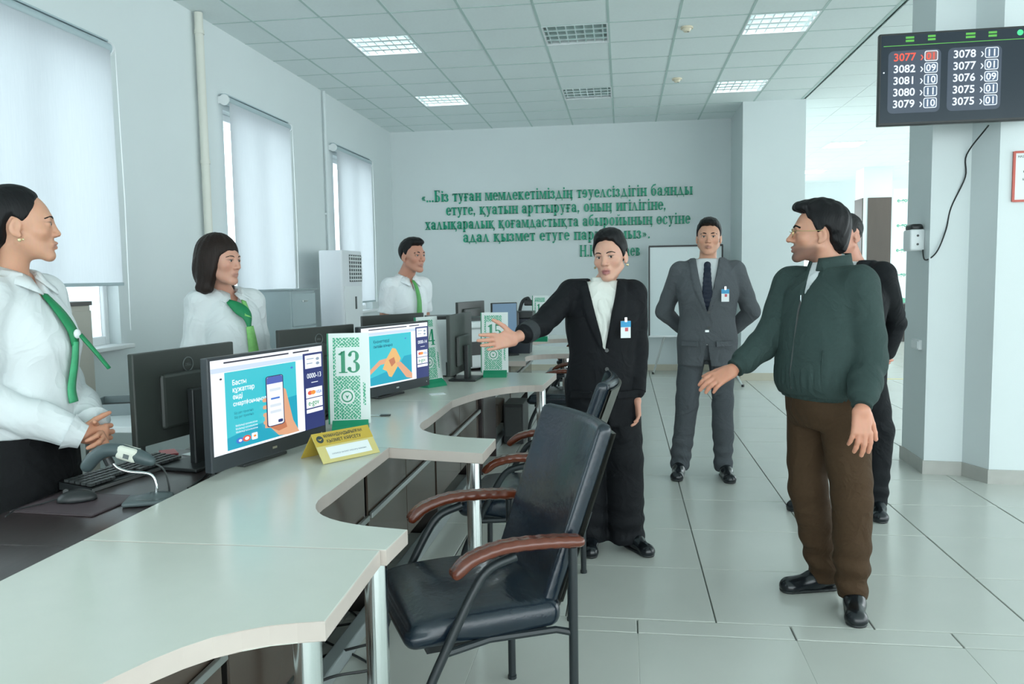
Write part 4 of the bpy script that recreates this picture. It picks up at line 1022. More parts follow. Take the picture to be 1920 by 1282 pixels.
# ---- cabinets on the window wall
m_cab = mat('cabinet_grey', (0.40, 0.49, 0.51), 0.35, noise=0.04, nscale=4)
fc = thing('filing_cabinet', 'grey metal filing cabinet against the window wall, right of the bob-haired woman', 'cabinet', (-3.20, 7.29, 0))
MB().box((-0.0, 0, 0.665), (0.30, 0.58, 1.33), bev=0.004).build('body', m_cab, fc)
for k in range(4):
    d = MB().box((0.156, 0, 0.17+0.325*k), (0.014, 0.55, 0.31), bev=0.003).build('drawer', m_cab, fc); MB().box((0.167, 0, 0.25+0.325*k), (0.012, 0.12, 0.018), bev=0.003).build('handle', m_alu, d)
MB().box((0.01, 0, 1.335), (0.34, 0.60, 0.014)).build('top_plate', mat('cabinet_top', (0.30, 0.37, 0.38), 0.4, noise=0.05, nscale=6), fc)
bc = thing('low_wardrobe', 'beige cupboard with a dark top strip below the nearest window, behind the ponytailed woman', 'cabinet', (-3.285, 4.10, 0))
m_bei = mat('cupboard_beige', (0.50, 0.48, 0.42), 0.45, noise=0.06, nscale=5, stretch=(1, 1, 0.2))
MB().box((0, 0, 0.65), (0.32, 0.40, 1.30), bev=0.003).build('body', m_bei, bc)
MB().box((0, 0, 1.312), (0.34, 0.42, 0.024), bev=0.002).build('top', mat('cupboard_top', (0.10, 0.09, 0.085), 0.4, noise=0.1, nscale=6), bc)
for s in (-1, 1):
    d = MB().box((0.166, s*0.098, 0.66), (0.014, 0.190, 1.22), bev=0.002).build('door', m_bei, bc); MB().cyl((0.176, s*0.03, 0.7), (0.19, s*0.03, 0.7), 0.010, n=12).build('knob', m_alu, d)
# side table by the wall with a tray
stb = thing('side_table', 'white side table by the window wall, behind the black monitor', 'table', (-2.66, 3.75, 0))
MB().box((0, 0, 0.735), (0.8, 0.66, 0.03), bev=0.003).build('table_top', m_white, stb)
for sx_ in (-1, 1):
    for sy_ in (-1, 1): MB().box((sx_*0.36, sy_*0.29, 0.36), (0.04, 0.04, 0.72)).build('leg', m_alu, stb)
tr = thing('letter_tray', 'grey flat letter tray on the white side table', 'tray', (-2.66, 3.85, 0.75), R(20))
MB().box((0, 0, 0.02), (0.24, 0.33, 0.006)).build('floor_plate', m_dgrey, tr)
g = MB()
for s in (-1, 1): g.box((s*0.118, 0, 0.03), (0.006, 0.33, 0.06)); g.box((0, s*0.163, 0.03), (0.23, 0.006, 0.06))
g.build('rim', mat('tray_grey', (0.22, 0.27, 0.28), 0.4, noise=0.05, nscale=9), tr)
# ================================================================== THINGS ON THE NEAR DESK
DZ = 0.7405
mp_ = thing('mouse_pad', 'dark brown mouse pad on the desk of the ponytailed woman', 'mouse pad', (-1.70, 2.225, DZ), R(-4))
MB().box((0, 0, 0.002), (0.29, 0.22, 0.004), bev=0.001).build('mat', mat('pad_brown', (0.065, 0.045, 0.05), 0.6, noise=0.15, nscale=40), mp_)
MB().box((0, 0, 0.0042), (0.275, 0.205, 0.0004)).build('printed_surface', mat('pad_print', (0.085, 0.06, 0.068), 0.5, noise=0.3, nscale=12), mp_)
ms = thing('mouse', 'black computer mouse on the mouse pad', 'mouse', (-1.715, 2.245, DZ+0.005), R(-62))
F = Field((-0.05, -0.08, -0.01), (0.05, 0.08, 0.06), 0.004)
F.ell((0, 0, 0.006), (0.033, 0.058, 0.032), 0.006); F.apply(lambda A, X, Y, Z: np.maximum(A, -Z))
V, Q = F.mesh(); V = relax(V, Q, 1); link('shell', np_mesh('mouse_shell', V, Q), m_black, ms)
MB().cyl((-0.004, -0.03, 0.034), (0.004, -0.03, 0.034), 0.008, n=14).build('wheel', m_dgrey, ms); MB().tube([(0, -0.056, 0.012), (0.01, -0.10, 0.004), (0.05, -0.16, 0.004), (0.12, -0.17, 0.004)], 0.0022, 6).build('cord', m_black, ms)
kb = thing('keyboard', 'black keyboard on the desk in front of the black monitor', 'keyboard', (-1.775, 2.585, DZ), R(80))
MB().prism([(-0.07, 0.0), (0.07, 0.0), (0.07, 0.026), (-0.07, 0.014)], -0.22, 0.22, 'X').build('case', m_black, kb)
ky = MB()
for r_ in range(5):
    for c_ in range(20):
        if r_ == 0 and 4 < c_ < 10: continue
        yk = -0.052+0.024*r_; ky.box((-0.205+0.0215*c_, yk, 0.021+0.0009*(yk+0.07)*100*0.9), (0.018, 0.019, 0.009))
ky.build('keys', m_dgrey, kb)['kind'] = 'stuff'
MB().prism([(-0.072, 0.001), (-0.070, 0.001), (-0.070, 0.012), (-0.072, 0.012)], -0.22, 0.22, 'X').build('front_strip', m_alu, kb)
gs = thing('gooseneck_stand', 'dark grey gooseneck stand with chrome neck, next to the mouse pad', 'stand', (-1.485, 2.265, DZ), R(20))
F = Field((-0.09, -0.08, -0.01), (0.09, 0.08, 0.05), 0.004)
F.boxp((0, 0, 0.008), (0.135, 0.105, 0.016), r=0.007, k=0.02); F.ell((0.02, 0.02, 0.008), (0.05, 0.04, 0.018), 0.015); F.apply(lambda A, X, Y, Z: np.maximum(A, -Z))
V, Q = F.mesh(); V = relax(V, Q, 1); link('base', np_mesh('stand_base', V, Q), mat('stand_grey', (0.095, 0.12, 0.125), 0.42, noise=0.08, nscale=14), gs)
nk = spline([(0.02, 0.02, 0.02), (0.022, 0.02, 0.05), (0.005, 0.02, 0.085), (-0.055, 0.01, 0.10), (-0.085, 0.005, 0.115), (-0.10, 0.0, 0.135)], 6)
MB().tube(nk, 0.0052, 10).build('neck', m_chrome, gs, True)
MB().cyl((-0.103, 0, 0.128), (-0.112, 0.0, 0.150), 0.014, n=14).build('cradle', m_black, gs)
MB().box((-0.005, -0.03, 0.0166), (0.045, 0.006, 0.001)).build('maker_mark', m_logo, gs)
scn = thing('barcode_scanner', 'grey hand scanner with a cream label, resting on the gooseneck stand', 'scanner', (-1.545, 2.225, 0.885), R(6))
F = Field((-0.14, -0.05, -0.06), (0.15, 0.05, 0.08), 0.0045)
gp = spline([(-0.105, 0, -0.018), (-0.082, 0, 0.008), (-0.045, 0, 0.030), (0.0, 0, 0.030), (0.05, 0, 0.014), (0.095, 0, -0.004)], 3)
rs_ = np.linspace(0.020, 0.019, len(gp)); rs_[-4:] = [0.020, 0.021, 0.019, 0.016]
for i in range(len(gp)-1): F.cap(gp[i], gp[i+1], rs_[i], rs_[i+1], 0.006)
V, Q = F.mesh(); V = relax(V, Q, 1); link('body', np_mesh('scanner_body', V, Q), mat('scanner_grey', (0.06, 0.085, 0.09), 0.4, noise=0.08, nscale=14), scn)
lb = Matrix.Rotation(R(17), 4, 'Y')
MB().box((0.028, 0, 0.020), (0.068, 0.043, 0.043), rot=lb, bev=0.012, seg=3).build('label', mat('label_cream', (0.68, 0.69, 0.60), 0.5, noise=0.08, nscale=20), scn)
MB().box((0.030, -0.0222, 0.015), (0.018, 0.001, 0.014), rot=lb).build('printed_mark', m_logo, scn)
MB().tube(spline([(0.095, 0, -0.006), (0.125, 0.02, -0.035), (0.12, 0.06, -0.10), (0.09, 0.12, -0.138), (0.05, 0.20, -0.1405)], 6), 0.003, 6).build('cord', m_dgrey, scn)
# papers and small cards
m_paper = MATS['paper']
tag(MB().box((0, 0, 0.0012), (0.10, 0.16, 0.0024)).build('paper_slip', m_paper, None, loc=(-1.66, 2.93, DZ), rot=(0, 0, R(70))), 'white paper slip with a red edge behind the keyboard', 'paper')
tag(MB().box((0, 0, 0.004), (0.06, 0.10, 0.008), bev=0.002).build('flash_card_box', mat('red_plastic', (0.45, 0.08, 0.09), 0.4, noise=0.1, nscale=9), None, loc=(-1.82, 2.93, DZ), rot=(0, 0, R(40))), 'small red box on the desk behind the keyboard', 'box')
tag(MB().box((0, 0, 0.002), (0.09, 0.055, 0.004), bev=0.001).build('card', m_paper, None, loc=(-1.06, 4.42, ZT), rot=(0, 0, R(30))), 'white card lying on the counter in front of the sign numbered 14', 'card')
tag(MB().box((0, 0, 0.003), (0.05, 0.03, 0.006), bev=0.001).build('eraser', m_dgrey, None, loc=(-1.155, 3.72, ZT), rot=(0, 0, R(10))), 'small dark clip lying on the counter past the sign numbered 13', 'clip')
tag(MB().tube([(0, 0, 0.003), (0.03, 0.01, 0.003), (0.09, 0.0, 0.003)], 0.003, 6).build('cable_tie', m_chrome, None, loc=(-1.27, 3.70, ZT)), 'shiny bent wire lying beside the dark clip', 'wire')
cb = [[(-1.45, 2.62, DZ+0.004), (-1.50, 2.72, DZ+0.02), (-1.62, 2.86, DZ+0.05), (-1.66, 2.83, DZ+0.12)], [(-1.43, 2.52, DZ+0.004), (-1.47, 2.66, DZ+0.03), (-1.55, 2.82, DZ+0.07), (-1.60, 2.80, DZ+0.13)], [(-1.44, 2.42, DZ+0.004), (-1.46, 2.55, DZ+0.006), (-1.50, 2.75, DZ+0.01), (-1.45, 2.95, DZ+0.02)]]
for k, c in enumerate(cb): tag(MB().tube(spline(c, 6), 0.004, 6).build('cable', m_black, None, True), ('black cable rising from the desk to the black monitor', 'black cable looping behind the display with the phone picture', 'black cable lying along the back edge of the counter')[k], 'cable')
# cables and sockets under the counter
m_gcab = mat('pale_cable', (0.33, 0.42, 0.40), 0.5, noise=0.1, nscale=9)
for k in range(3):
    c = [(-0.95, 1.9+0.1*k, 0.02), (-0.80, 1.75+0.06*k, 0.05+0.06*k), (-0.82, 1.95, 0.12+0.05*k), (-0.95, 2.05+0.08*k, 0.10), (-1.0, 2.15, 0.02)]
    tag(MB().tube(spline(c, 8), 0.005, 6).build('floor_cable', m_gcab, None, True), ('pale cable coil on the floor under the counter seam, lowest loop', 'pale cable coil on the floor under the counter seam, middle loop', 'pale cable coil on the floor under the counter seam, top loop')[k], 'cable')
for k in range(3):
    c = [(-1.2, 2.4+0.3*k, 0.012), (-1.0+0.05*k, 2.5+0.25*k, 0.07), (-0.92, 2.7+0.2*k, 0.012), (-1.2, 2.9+0.3*k, 0.012)]
    tag(MB().tube(spline(c, 8), 0.005, 6).build('floor_cable', m_black, None, True), ('black cable on the floor under the counter with the yellow name stand, near end', 'black cable on the floor under the counter with the yellow name stand, middle', 'black cable on the floor under the counter with the yellow name stand, far end')[k], 'cable')
ubx = thing('socket_box', 'dark box on the wall of the counter, behind the chrome leg at the seam', 'box', (-0.93, 1.72, 0))
MB().box((0, 0, 0.30), (0.10, 0.10, 0.10), bev=0.004).build('case', m_supp, ubx); MB().box((0, 0, 0.125), (0.03, 0.03, 0.25)).build('post', m_supp, ubx)
# under-desk computer seen below the far counter
pc = thing('computer_case', 'black computer case under the counter, below the sign numbered 15', 'computer', (-0.92, 6.75, 0))
MB().box((0, 0, 0.18), (0.17, 0.36, 0.34), bev=0.006).build('case', m_black, pc); MB().box((0, -0.182, 0.2), (0.14, 0.006, 0.25)).build('front_bezel', m_dgrey, pc)
# ================================================================== PRINTERS AND FAR COUNTER THINGS
def printer(loc, rz, lab, s=1.0):
    t = thing('printer', lab, 'printer', loc, R(rz), 'white office printers')
    MB().box((0, 0, 0.16*s), (0.36*s, 0.34*s, 0.30*s), bev=0.015, seg=3).build('body', m_white, t)
    MB().box((0, -0.02, 0.335*s), (0.37*s, 0.36*s, 0.05*s), bev=0.012, seg=3).build('scanner_lid', m_white, t)
    MB().box((0, -0.172*s, 0.16*s), (0.20*s, 0.012, 0.10*s)).build('output_slot', m_black, t)
    MB().box((0.13*s, -0.174*s, 0.23*s), (0.07*s, 0.012, 0.05*s)).build('control_panel', m_dgrey, t)
    MB().box((0, 0.0, 0.37*s), (0.30*s, 0.20*s, 0.03*s), bev=0.006).build('feeder', m_dgrey, t)
printer((-1.16, 5.93, 0.7405), 40, 'white office printer with a black slot, behind the sign numbered 15')
printer((-1.42, 5.20, 0.7405), 40, 'white office printer half hidden by the edge-on monitor', 0.9) if False else None
wpc = thing('computer_tower', 'white computer case with a round black eye, behind the sign numbered 14', 'computer', (-1.235, 5.30, ZT), R(20))
MB().box((0, 0, 0.20), (0.17, 0.22, 0.38), bev=0.006).build('case', m_white, wpc); MB().cyl((0.05, -0.112, 0.25), (0.05, -0.118, 0.25), 0.022, n=18).build('fan_eye', m_black, wpc); MB().box((0.05, -0.112, 0.05), (0.07, 0.006, 0.10)).build('lower_vent', m_black, wpc); MB().box((0, 0, 0.40), (0.20, 0.22, 0.022), bev=0.004).build('top_tray', m_black, wpc)
sb = thing('paper_shredder', 'black box-shaped shredder on the far counter, left of the sign numbered 16', 'shredder', (-0.90, 6.88, ZT))
MB().prism([(-0.10, 0.0), (0.10, 0.0), (0.125, 0.30), (-0.125, 0.30)], -0.09, 0.09, 'Y').build('bin', mat('shredder_blue', (0.016, 0.022, 0.035), 0.4, noise=0.1, nscale=9), sb)
MB().box((0, 0, 0.335), (0.27, 0.20, 0.06), bev=0.008).build('head', m_black, sb); MB().box((0, 0, 0.366), (0.2, 0.012, 0.004)).build('slot', m_dgrey, sb)
wc = thing('document_camera', 'black document camera on a bent arm, above the far counter', 'camera', (-0.93, 7.10, ZT))
MB().tube(spline([(0, 0, 0.0), (0.0, 0, 0.28), (0.03, 0, 0.43), (0.08, 0, 0.47), (0.10, -0.02, 0.45)], 6), 0.016, 10).build('arm', m_black, wc, True); MB().box((0.10, -0.03, 0.43), (0.09, 0.06, 0.05), bev=0.01).build('head', m_black, wc); MB().cyl((0, 0, 0), (0, 0, 0.02), 0.07, n=20).build('base', m_black, wc)
# ================================================================== FAR HALL
hb = thing('logo_backdrop', 'white backdrop with rows of small green logos in the far hall', 'backdrop', (6.6, 18.6, 0))
MB().box((0, 0, 1.75), (1.4, 0.04, 2.9)).build('panel', m_white, hb)
for s in (-1, 1): MB().box((s*0.68, 0.02, 0.15), (0.05, 0.5, 0.30)).build('foot', m_alu, hb)
for r_ in range(9):
    for c_ in range(3):
        if (r_+c_) % 2 == 0: flat_text(hb, 'logo', 'e-gov', 0.12, -0.62+0.42*c_, 0.75+0.27*r_, m_letter, -0.022, 0.02)
MB().box((0.0, -0.024, 0.62), (1.3, 0.004, 0.35)).build('green_strip', mat('mint', sr(120, 190, 160), 0.5, noise=0.05, nscale=6), hb)
ht = thing('hall_table', 'dark table at the end of the hall, under the logo backdrop', 'table', (6.0, 16.9, 0))
MB().box((0, 0, 0.73), (1.0, 0.6, 0.05)).build('table_top', m_supp, ht)
for sx_ in (-1, 1): MB().box((sx_*0.45, 0, 0.36), (0.05, 0.55, 0.71)).build('side_panel', m_supp, ht)
MB().box((0, 0.1, 0.45), (0.9, 0.03, 0.5)).build('front_panel', m_supp, ht)
# ================================================================== PEOPLE
def skin_mat():
    m = bpy.data.materials.new('skin'); m.use_nodes = True; nt = m.node_tree; b = nt.nodes['Principled BSDF']
    a = nt.nodes.new('ShaderNodeAttribute'); a.attribute_name = 'Col'
    n = nt.nodes.new('ShaderNodeTexNoise'); n.inputs['Scale'].default_value = 60
    mx = nt.nodes.new('ShaderNodeMix'); mx.data_type = 'RGBA'; mx.blend_type = 'MULTIPLY'; mx.inputs['Factor'].default_value = 0.12
    nt.links.new(a.outputs['Color'], mx.inputs['A']); nt.links.new(n.outputs['Color'], mx.inputs['B'])
    nt.links.new(mx.outputs['Result'], b.inputs['Base Color'])
    b.inputs['Roughness'].default_value = 0.48
    b.inputs['Subsurface Weight'].default_value = 0.12; b.inputs['Subsurface Radius'].default_value = (0.012, 0.005, 0.003); b.inputs['Subsurface Scale'].default_value = 0.6
    return m
m_skin = skin_mat()
m_eyew = mat('eye_white', (0.62, 0.60, 0.58), 0.25, noise=0.02, nscale=30)
m_iris = mat('iris', (0.018, 0.010, 0.007), 0.12, noise=0.2, nscale=60)
def hair_mat(name, c):
    return mat(name, c, 0.50, noise=0.5, nscale=7, stretch=(30, 6, 3), bump=0.30, bscale=9, spec=0.22)
m_hair = hair_mat('hair_black', (0.0055, 0.0055, 0.0065)); m_hairb = hair_mat('hair_brown', (0.016, 0.009, 0.007)); m_hairg = hair_mat('hair_dark_grey', (0.022, 0.022, 0.022))
def fabric(name, c, rough=0.8, noise=0.12, ns=60, bump=0.15, bs=220, fold=0.45, fscale=6.0):
    if name in MATS: return MATS[name]
    return folds(mat(name, c, rough, noise=noise, nscale=ns, bump=bump, bscale=bs, spec=0.25), fold, fscale)
m_shirt = fabric('shirt_white', (0.67, 0.71, 0.72), 0.7, 0.02, 10, 0.05)
m_shoe = mat('shoe_leather', (0.008, 0.011, 0.014), 0.22, noise=0.2, nscale=20)
class Person:
    wrk = dict(shirt=0.0045, jacket=0.0042, trousers=0.0055, skirt=0.003); wfreq = 14.0
    def __init__(s, label, loc, rz, height, head_loc, head_rot, skin=(0.60, 0.35, 0.245), female=False, lip=(0.40, 0.19, 0.15)):
        s.t = thing('person', label, 'person', (loc[0], loc[1], 0), R(rz))
        s.loc = loc; s.rz = R(rz); s.k = height/1.75; s.skin = np.array(skin); s.female = female; s.lip = np.array(lip)
        # head pose, given in world terms, kept local
        s.hm = Matrix.Translation(s.L(head_loc)) @ Matrix.Rotation(R(head_rot[0]-rz), 4, 'Z') @ Matrix.Rotation(R(head_rot[1]), 4, 'X') @ Matrix.Rotation(R(head_rot[2]), 4, 'Y')
        s.hs = 1.0
        s.parts = []; s.cols = []; s.faces = []; s.nv = 0
    def L(s, w):
        """world point to this person's own frame"""
        x, y = w[0]-s.loc[0], w[1]-s.loc[1]; c, q = math.cos(-s.rz), math.sin(-s.rz)
        return Vector((c*x-q*y, q*x+c*y, w[2]))
    def addskin(s, V, Q, C):
        s.parts.append(V); s.cols.append(C); s.faces.append(Q+s.nv); s.nv += len(V)
    def garment(s, name, F, m, it=1, label=None):
        V, Q = F.mesh()
        if len(V) == 0: return None
        V = relax(V, Q, it)
        am = s.wrk.get(name, 0)
        if am: V = cloth(V, Q, am, s.wfreq, len(s.t.name)+len(name))
        o = link(name, np_mesh(name, V, Q), m, s.t)
        if label: o['label'] = label
        return o
    def head(s, neck_base, jaw=1.0, beard=None, earring=False, width=1.0, brow=None, brow_th=0.0035, eye_open=1.0, nose=1.0, mouth_open=0.0, chin=0.0):
        hs = s.hs; fem = s.female
        nb = s.hm.inverted() @ Vector(neck_base)
        F = Field((-0.115, -0.135, min(-0.26, nb.z-0.04)), (0.115, 0.15, 0.16), 0.0036)
        W = width
        F.ell((0, 0.018, 0.040), (0.074*W, 0.094, 0.088), 0.01)
        F.ell((0, -0.022, 0.010), (0.066*W, 0.070, 0.082), 0.02)
        F.ell((0, -0.030, -0.045), (0.054*W*jaw, 0.056, 0.062), 0.022)
        for q in (-1, 1):
            F.cap((q*0.050*W*jaw, -0.002, -0.048), (q*0.016, -0.070, -0.094), 0.020, 0.017, 0.02)
            F.ell((q*0.042*W, -0.056, -0.016), (0.024, 0.022, 0.022), 0.018)
        F.ell((0, -0.077-chin, -0.095), (0.020, 0.016, 0.017), 0.016)
        F.cap((-0.034*W, -0.078, 0.030), (0.034*W, -0.078, 0.030), 0.012 if not fem else 0.009, None, 0.016)
        for q in (-1, 1):                                                                   # sockets, lids
            F.ell((q*0.032, -0.098, 0.011), (0.019, 0.016, 0.0125), 0.010, 's')
            F.ell((q*0.0315, -0.0765, 0.010), (0.0165, 0.0145, 0.0125), 0.004)
            F.ell((q*0.0315, -0.0905, 0.0095), (0.0130, 0.0085, 0.0054*eye_open), 0.002, 's')
        F.cap((0, -0.084, 0.022), (0, -0.101*nose-0.003, -0.018), 0.0085, 0.0105, 0.010)     # nose
        F.ell((0, -0.105*nose-0.001, -0.022), (0.0115, 0.0115, 0.0105), 0.006)
        for q in (-1, 1):
            F.ell((q*0.0125, -0.094, -0.026), (0.009, 0.012, 0.008), 0.005)
            F.ell((q*0.0065, -0.103, -0.034), (0.004, 0.006, 0.0045), 0.003, 's')
        F.ell((0, -0.075, -0.056), (0.026, 0.016, 0.022), 0.014)                             # mouth mound
        F.cap((-0.021, -0.086, -0.0565), (0, -0.096, -0.0540), 0.0048, 0.0062, 0.004); F.cap((0.021, -0.086, -0.0565), (0, -0.096, -0.0540), 0.0048, 0.0062, 0.004)
        F.cap((-0.018, -0.086, -0.0640-mouth_open), (0, -0.094, -0.0665-mouth_open), 0.0045, 0.0072, 0.004); F.cap((0.018, -0.086, -0.0640-mouth_open), (0, -0.094, -0.0665-mouth_open), 0.0045, 0.0072, 0.004)
        F.cap((-0.019, -0.099, -0.0600-mouth_open/2), (0.019, -0.099, -0.0600-mouth_open/2), 0.0022+mouth_open/2, None, 0.002, 's')
        for q in (-1, 1):                                                                   # ears
            er = Matrix.Rotation(R(q*-16), 4, 'Z') @ Matrix.Rotation(R(10), 4, 'X')
            F.ell((q*0.077*W, 0.014, -0.004), (0.0075, 0.0185, 0.031), 0.006, rot=er)
            F.ell((q*0.0865*W, 0.009, 0.001), (0.0078, 0.0115, 0.019), 0.003, 's', rot=er)
            F.ell((q*0.076*W, 0.006, -0.030), (0.007, 0.009, 0.010), 0.005)
        nr = 0.047 if fem else 0.056
        F.cap((0, 0.020, -0.055), tuple(nb), nr, nr*1.06, 0.022)
        F.cap(tuple(nb), tuple(nb+Vector((0, 0, -0.02))), nr*1.06, nr*1.15, 0.02)
        V, Q = F.mesh(); V = relax(V, Q, 1, 0.4)
        C = np.tile(s.skin, (len(V), 1))
        x, y, z = V.T
        front = np.clip((-y-0.03)/0.03, 0, 1)
        def tint(w, col): 
            nonlocal C
            C = C*(1-w[:, None])+np.array(col)*w[:, None]
        cheek = sum(np.exp(-((x-q*0.043)/0.02)**2-((z+0.022)/0.020)**2) for q in (-1, 1))*front
        tint(0.30*cheek, s.skin*np.array([1.08, 0.80, 0.78]))
        tint(0.25*np.exp(-(x/0.012)**2-((z+0.022)/0.014)**2)*front, s.skin*np.array([1.05, 0.82, 0.80]))
        if beard is not None:
            bw = np.clip((-0.040-z)/0.02, 0, 1)*np.clip((0.02-y)/0.03, 0, 1)*(z > -0.125)*np.clip((-y+0.045-(z+0.11)*0.0)/0.05, 0, 1)
            mst = np.exp(-(x/0.026)**2-((z+0.043)/0.0075)**2)*front
            gt = np.exp(-(x/0.020)**2-((z+0.092)/0.020)**2)*np.clip((-y-0.05)/0.02, 0, 1)
            tint(np.clip(beard[0]*bw, 0, 1), s.skin*np.array([0.36, 0.36, 0.40])); tint(np.clip(beard[1]*np.clip(mst+gt, 0, 1), 0, 1), (0.020, 0.015, 0.013))
        lipw = np.clip(1.6*np.exp(-(np.abs(x)/0.020)**4-((z+0.0605+mouth_open/2)/(0.0092+mouth_open/2))**4), 0, 1)*np.clip((-y-0.080)/0.006, 0, 1)
        tint(0.85*lipw, s.lip)
        if mouth_open > 0: tint(np.clip(1.2*np.exp(-(np.abs(x)/0.016)**4-((z+0.0605+mouth_open/2)/(0.004+mouth_open/2))**4), 0, 1)*np.clip((y+0.093)/0.004, 0, 1)*np.clip((-y-0.07)/0.005, 0, 1), (0.10, 0.03, 0.03))
        for q in (-1, 1):
            tint(0.9*np.clip(1.3*np.exp(-((x-q*0.0320)/0.0150)**4-((z-0.0150*1.0)/0.0026)**2), 0, 1)*front, (0.03, 0.02, 0.018))
        M4 = np.array(s.hm); Vw = V@M4[:3, :3].T+M4[:3, 3]
        s.addskin(Vw, Q, C)
        # eyes
        for q in (-1, 1):
            e = MB().sphere((0, 0, 0), 0.0118, u=20, v=12).me('eye'); eo = link('eye', e, m_eyew, s.t); e.polygons.foreach_set('use_smooth', [True]*len(e.polygons))
            eo.matrix_local = s.hm @ Matrix.Translation((q*0.0315, -0.0762, 0.0095))
            ir = MB().sphere((0, 0, 0), 0.0058, (1, 0.5, 1), u=16, v=8).me('iris'); io = link('iris', ir, m_iris, eo); io.location = (s.gaze*0.004, -0.0098, 0)
        bc = brow if brow else m_hair
        for q in (-1, 1):
            bp = spline([(q*0.013, -0.0905, 0.0285), (q*0.026, -0.0905, 0.0335), (q*0.040*W, -0.083, 0.0330), (q*0.051*W, -0.069, 0.0265)], 4)
            bm_ = MB().tube(bp, [brow_th*(0.6+0.6*math.sin(math.pi*(0.15+0.75*i/(len(bp)-1)))) for i in range(len(bp))], 6); o = bm_.build('eyebrow', bc, s.t, True); o.matrix_local = s.hm.copy()
        if earring:
            for q in (-1, 1):
                o = MB().sphere((q*0.085*W, 0.004, -0.046), 0.0062).sphere((q*0.083*W, -0.006, -0.044), 0.004).build('earring', mat('pearl_gold', (0.72, 0.60, 0.35), 0.2, metal=0.4, noise=0.05, nscale=20), s.t, True); o.matrix_local = s.hm.copy()
    gaze = 0.0
    def hair(s, fn, m, name='hair', lo=(-0.15, -0.16, -0.28), hi=(0.15, 0.22, 0.20), h=0.0042):
        F = Field(lo, hi, h); fn(F)
        V, Q = F.mesh(); V = relax(V, Q, 1, 0.4)
        M4 = np.array(s.hm); V = V@M4[:3, :3].T+M4[:3, 3]
        link(name, np_mesh(name, V, Q), m, s.t)
    def hand(s, wrist, fdir, pnorm, side, curl=(0.3, 0.3, 0.35, 0.4), spread=0.10, thumb=(0.55, 0.35), fore=None, sc=1.0, fr=0.028, splay=None):
        """wrist, finger direction and palm normal in own frame; side +1 when the thumb lies on +cross(fdir, pnorm)"""
        f = Vector(fdir).normalized(); n = Vector(pnorm); n = (n-f*n.dot(f)).normalized(); u = f.cross(n)*side; w = Vector(wrist)
        sc *= 0.95 if s.female else 1.03
        def P(a, b, c): return w+(f*a+u*b+n*c)*sc
        pts = []
        r0 = 0.0104*sc*(0.90 if s.female else 1.0)
        segs = []
        for i in range(4):
            b0 = (0.030, 0.010, -0.010, -0.029)[i]; ln = (0.070, 0.078, 0.072, 0.057)[i]; base = (0.088, 0.093, 0.089, 0.080)[i]
            ang = (splay[i] if splay else (0.09, 0.02, -0.05, -0.13)[i]*(spread/0.10))
            d = (f*math.cos(ang)+u*math.sin(ang)); p = P(base, b0, 0.0); c = 0.0; rr = r0*(1.0, 1.03, 0.98, 0.86)[i]
            for j, fr_ in enumerate((0.45, 0.30, 0.25)):
                c += curl[i]*(0.9, 1.1, 0.8)[j]
                e = p+(d*math.cos(c)+n*math.sin(c))*(ln*fr_*sc)
                segs.append((p.copy(), e.copy(), rr*(1.0, 0.93, 0.84)[j], rr*(0.93, 0.84, 0.74)[j])); p = e
        tb = P(0.022, 0.026, 0.006); td = (f*math.cos(thumb[0]+0.2)+u*math.sin(thumb[0]+0.2)+n*thumb[1]).normalized()
        t1 = tb+td*0.040*sc; td2 = (td+f*0.35+n*0.08).normalized(); t2 = t1+td2*0.032*sc; t3 = t2+(td2+f*0.25).normalized()*0.024*sc
        segs += [(tb, t1, r0*1.45, r0*1.12), (t1, t2, r0*1.10, r0*1.0), (t2, t3, r0*1.0, r0*0.8)]
        allp = [q for sg in segs for q in sg[:2]]+[w]+([Vector(fore)] if fore else [])
        lo = [min(q[i] for q in allp)-0.035 for i in range(3)]; hi = [max(q[i] for q in allp)+0.035 for i in range(3)]
        F = Field(lo, hi, 0.0038)
        for b0, rr in ((0.022, 0.0150), (0.004, 0.0155), (-0.013, 0.015), (-0.027, 0.0130)):
            F.cap(P(0.015, b0*0.75, 0), P(0.088, b0*1.03, 0.001), rr*sc, rr*0.80*sc, 0.010)
        F.cap(P(0.015, 0.012, 0.008), P(0.050, 0.028, 0.008), 0.016*sc, 0.012*sc, 0.012)
        for a, b, ra, rb in segs: F.cap(a, b, ra, rb, 0.0035)
        if fore is not None: F.cap(P(0.012, 0, 0), fore, 0.0215*sc, fr*sc, 0.018)
        V, Q = F.mesh(); V = relax(V, Q, 1, 0.35)
        C = np.tile(s.skin*np.array([1.02, 0.93, 0.90]), (len(V), 1))
        s.addskin(V, Q, C)
    def core(s, secs, arms, legs):
        """the body below the clothes: torso, arms and legs"""
        k = s.k
        F = Field((-0.75, -0.75, 0.03), (0.75, 0.75, 1.55*k), 0.022)
        F.loft(secs, 0.03)
        for ch, rs in arms: F.chain(ch, rs, 0.02)
        for ch, rs in legs: F.chain(ch, rs, 0.03)
        V, Q = F.mesh()
        if len(V): s.addskin(relax(V, Q, 1), Q, np.tile(s.skin, (len(V), 1)))
    def finish(s):
        V = np.concatenate(s.parts); Q = np.concatenate(s.faces); C = np.concatenate(s.cols)
        link('body', np_mesh('body', V, Q, C), m_skin, s.t)
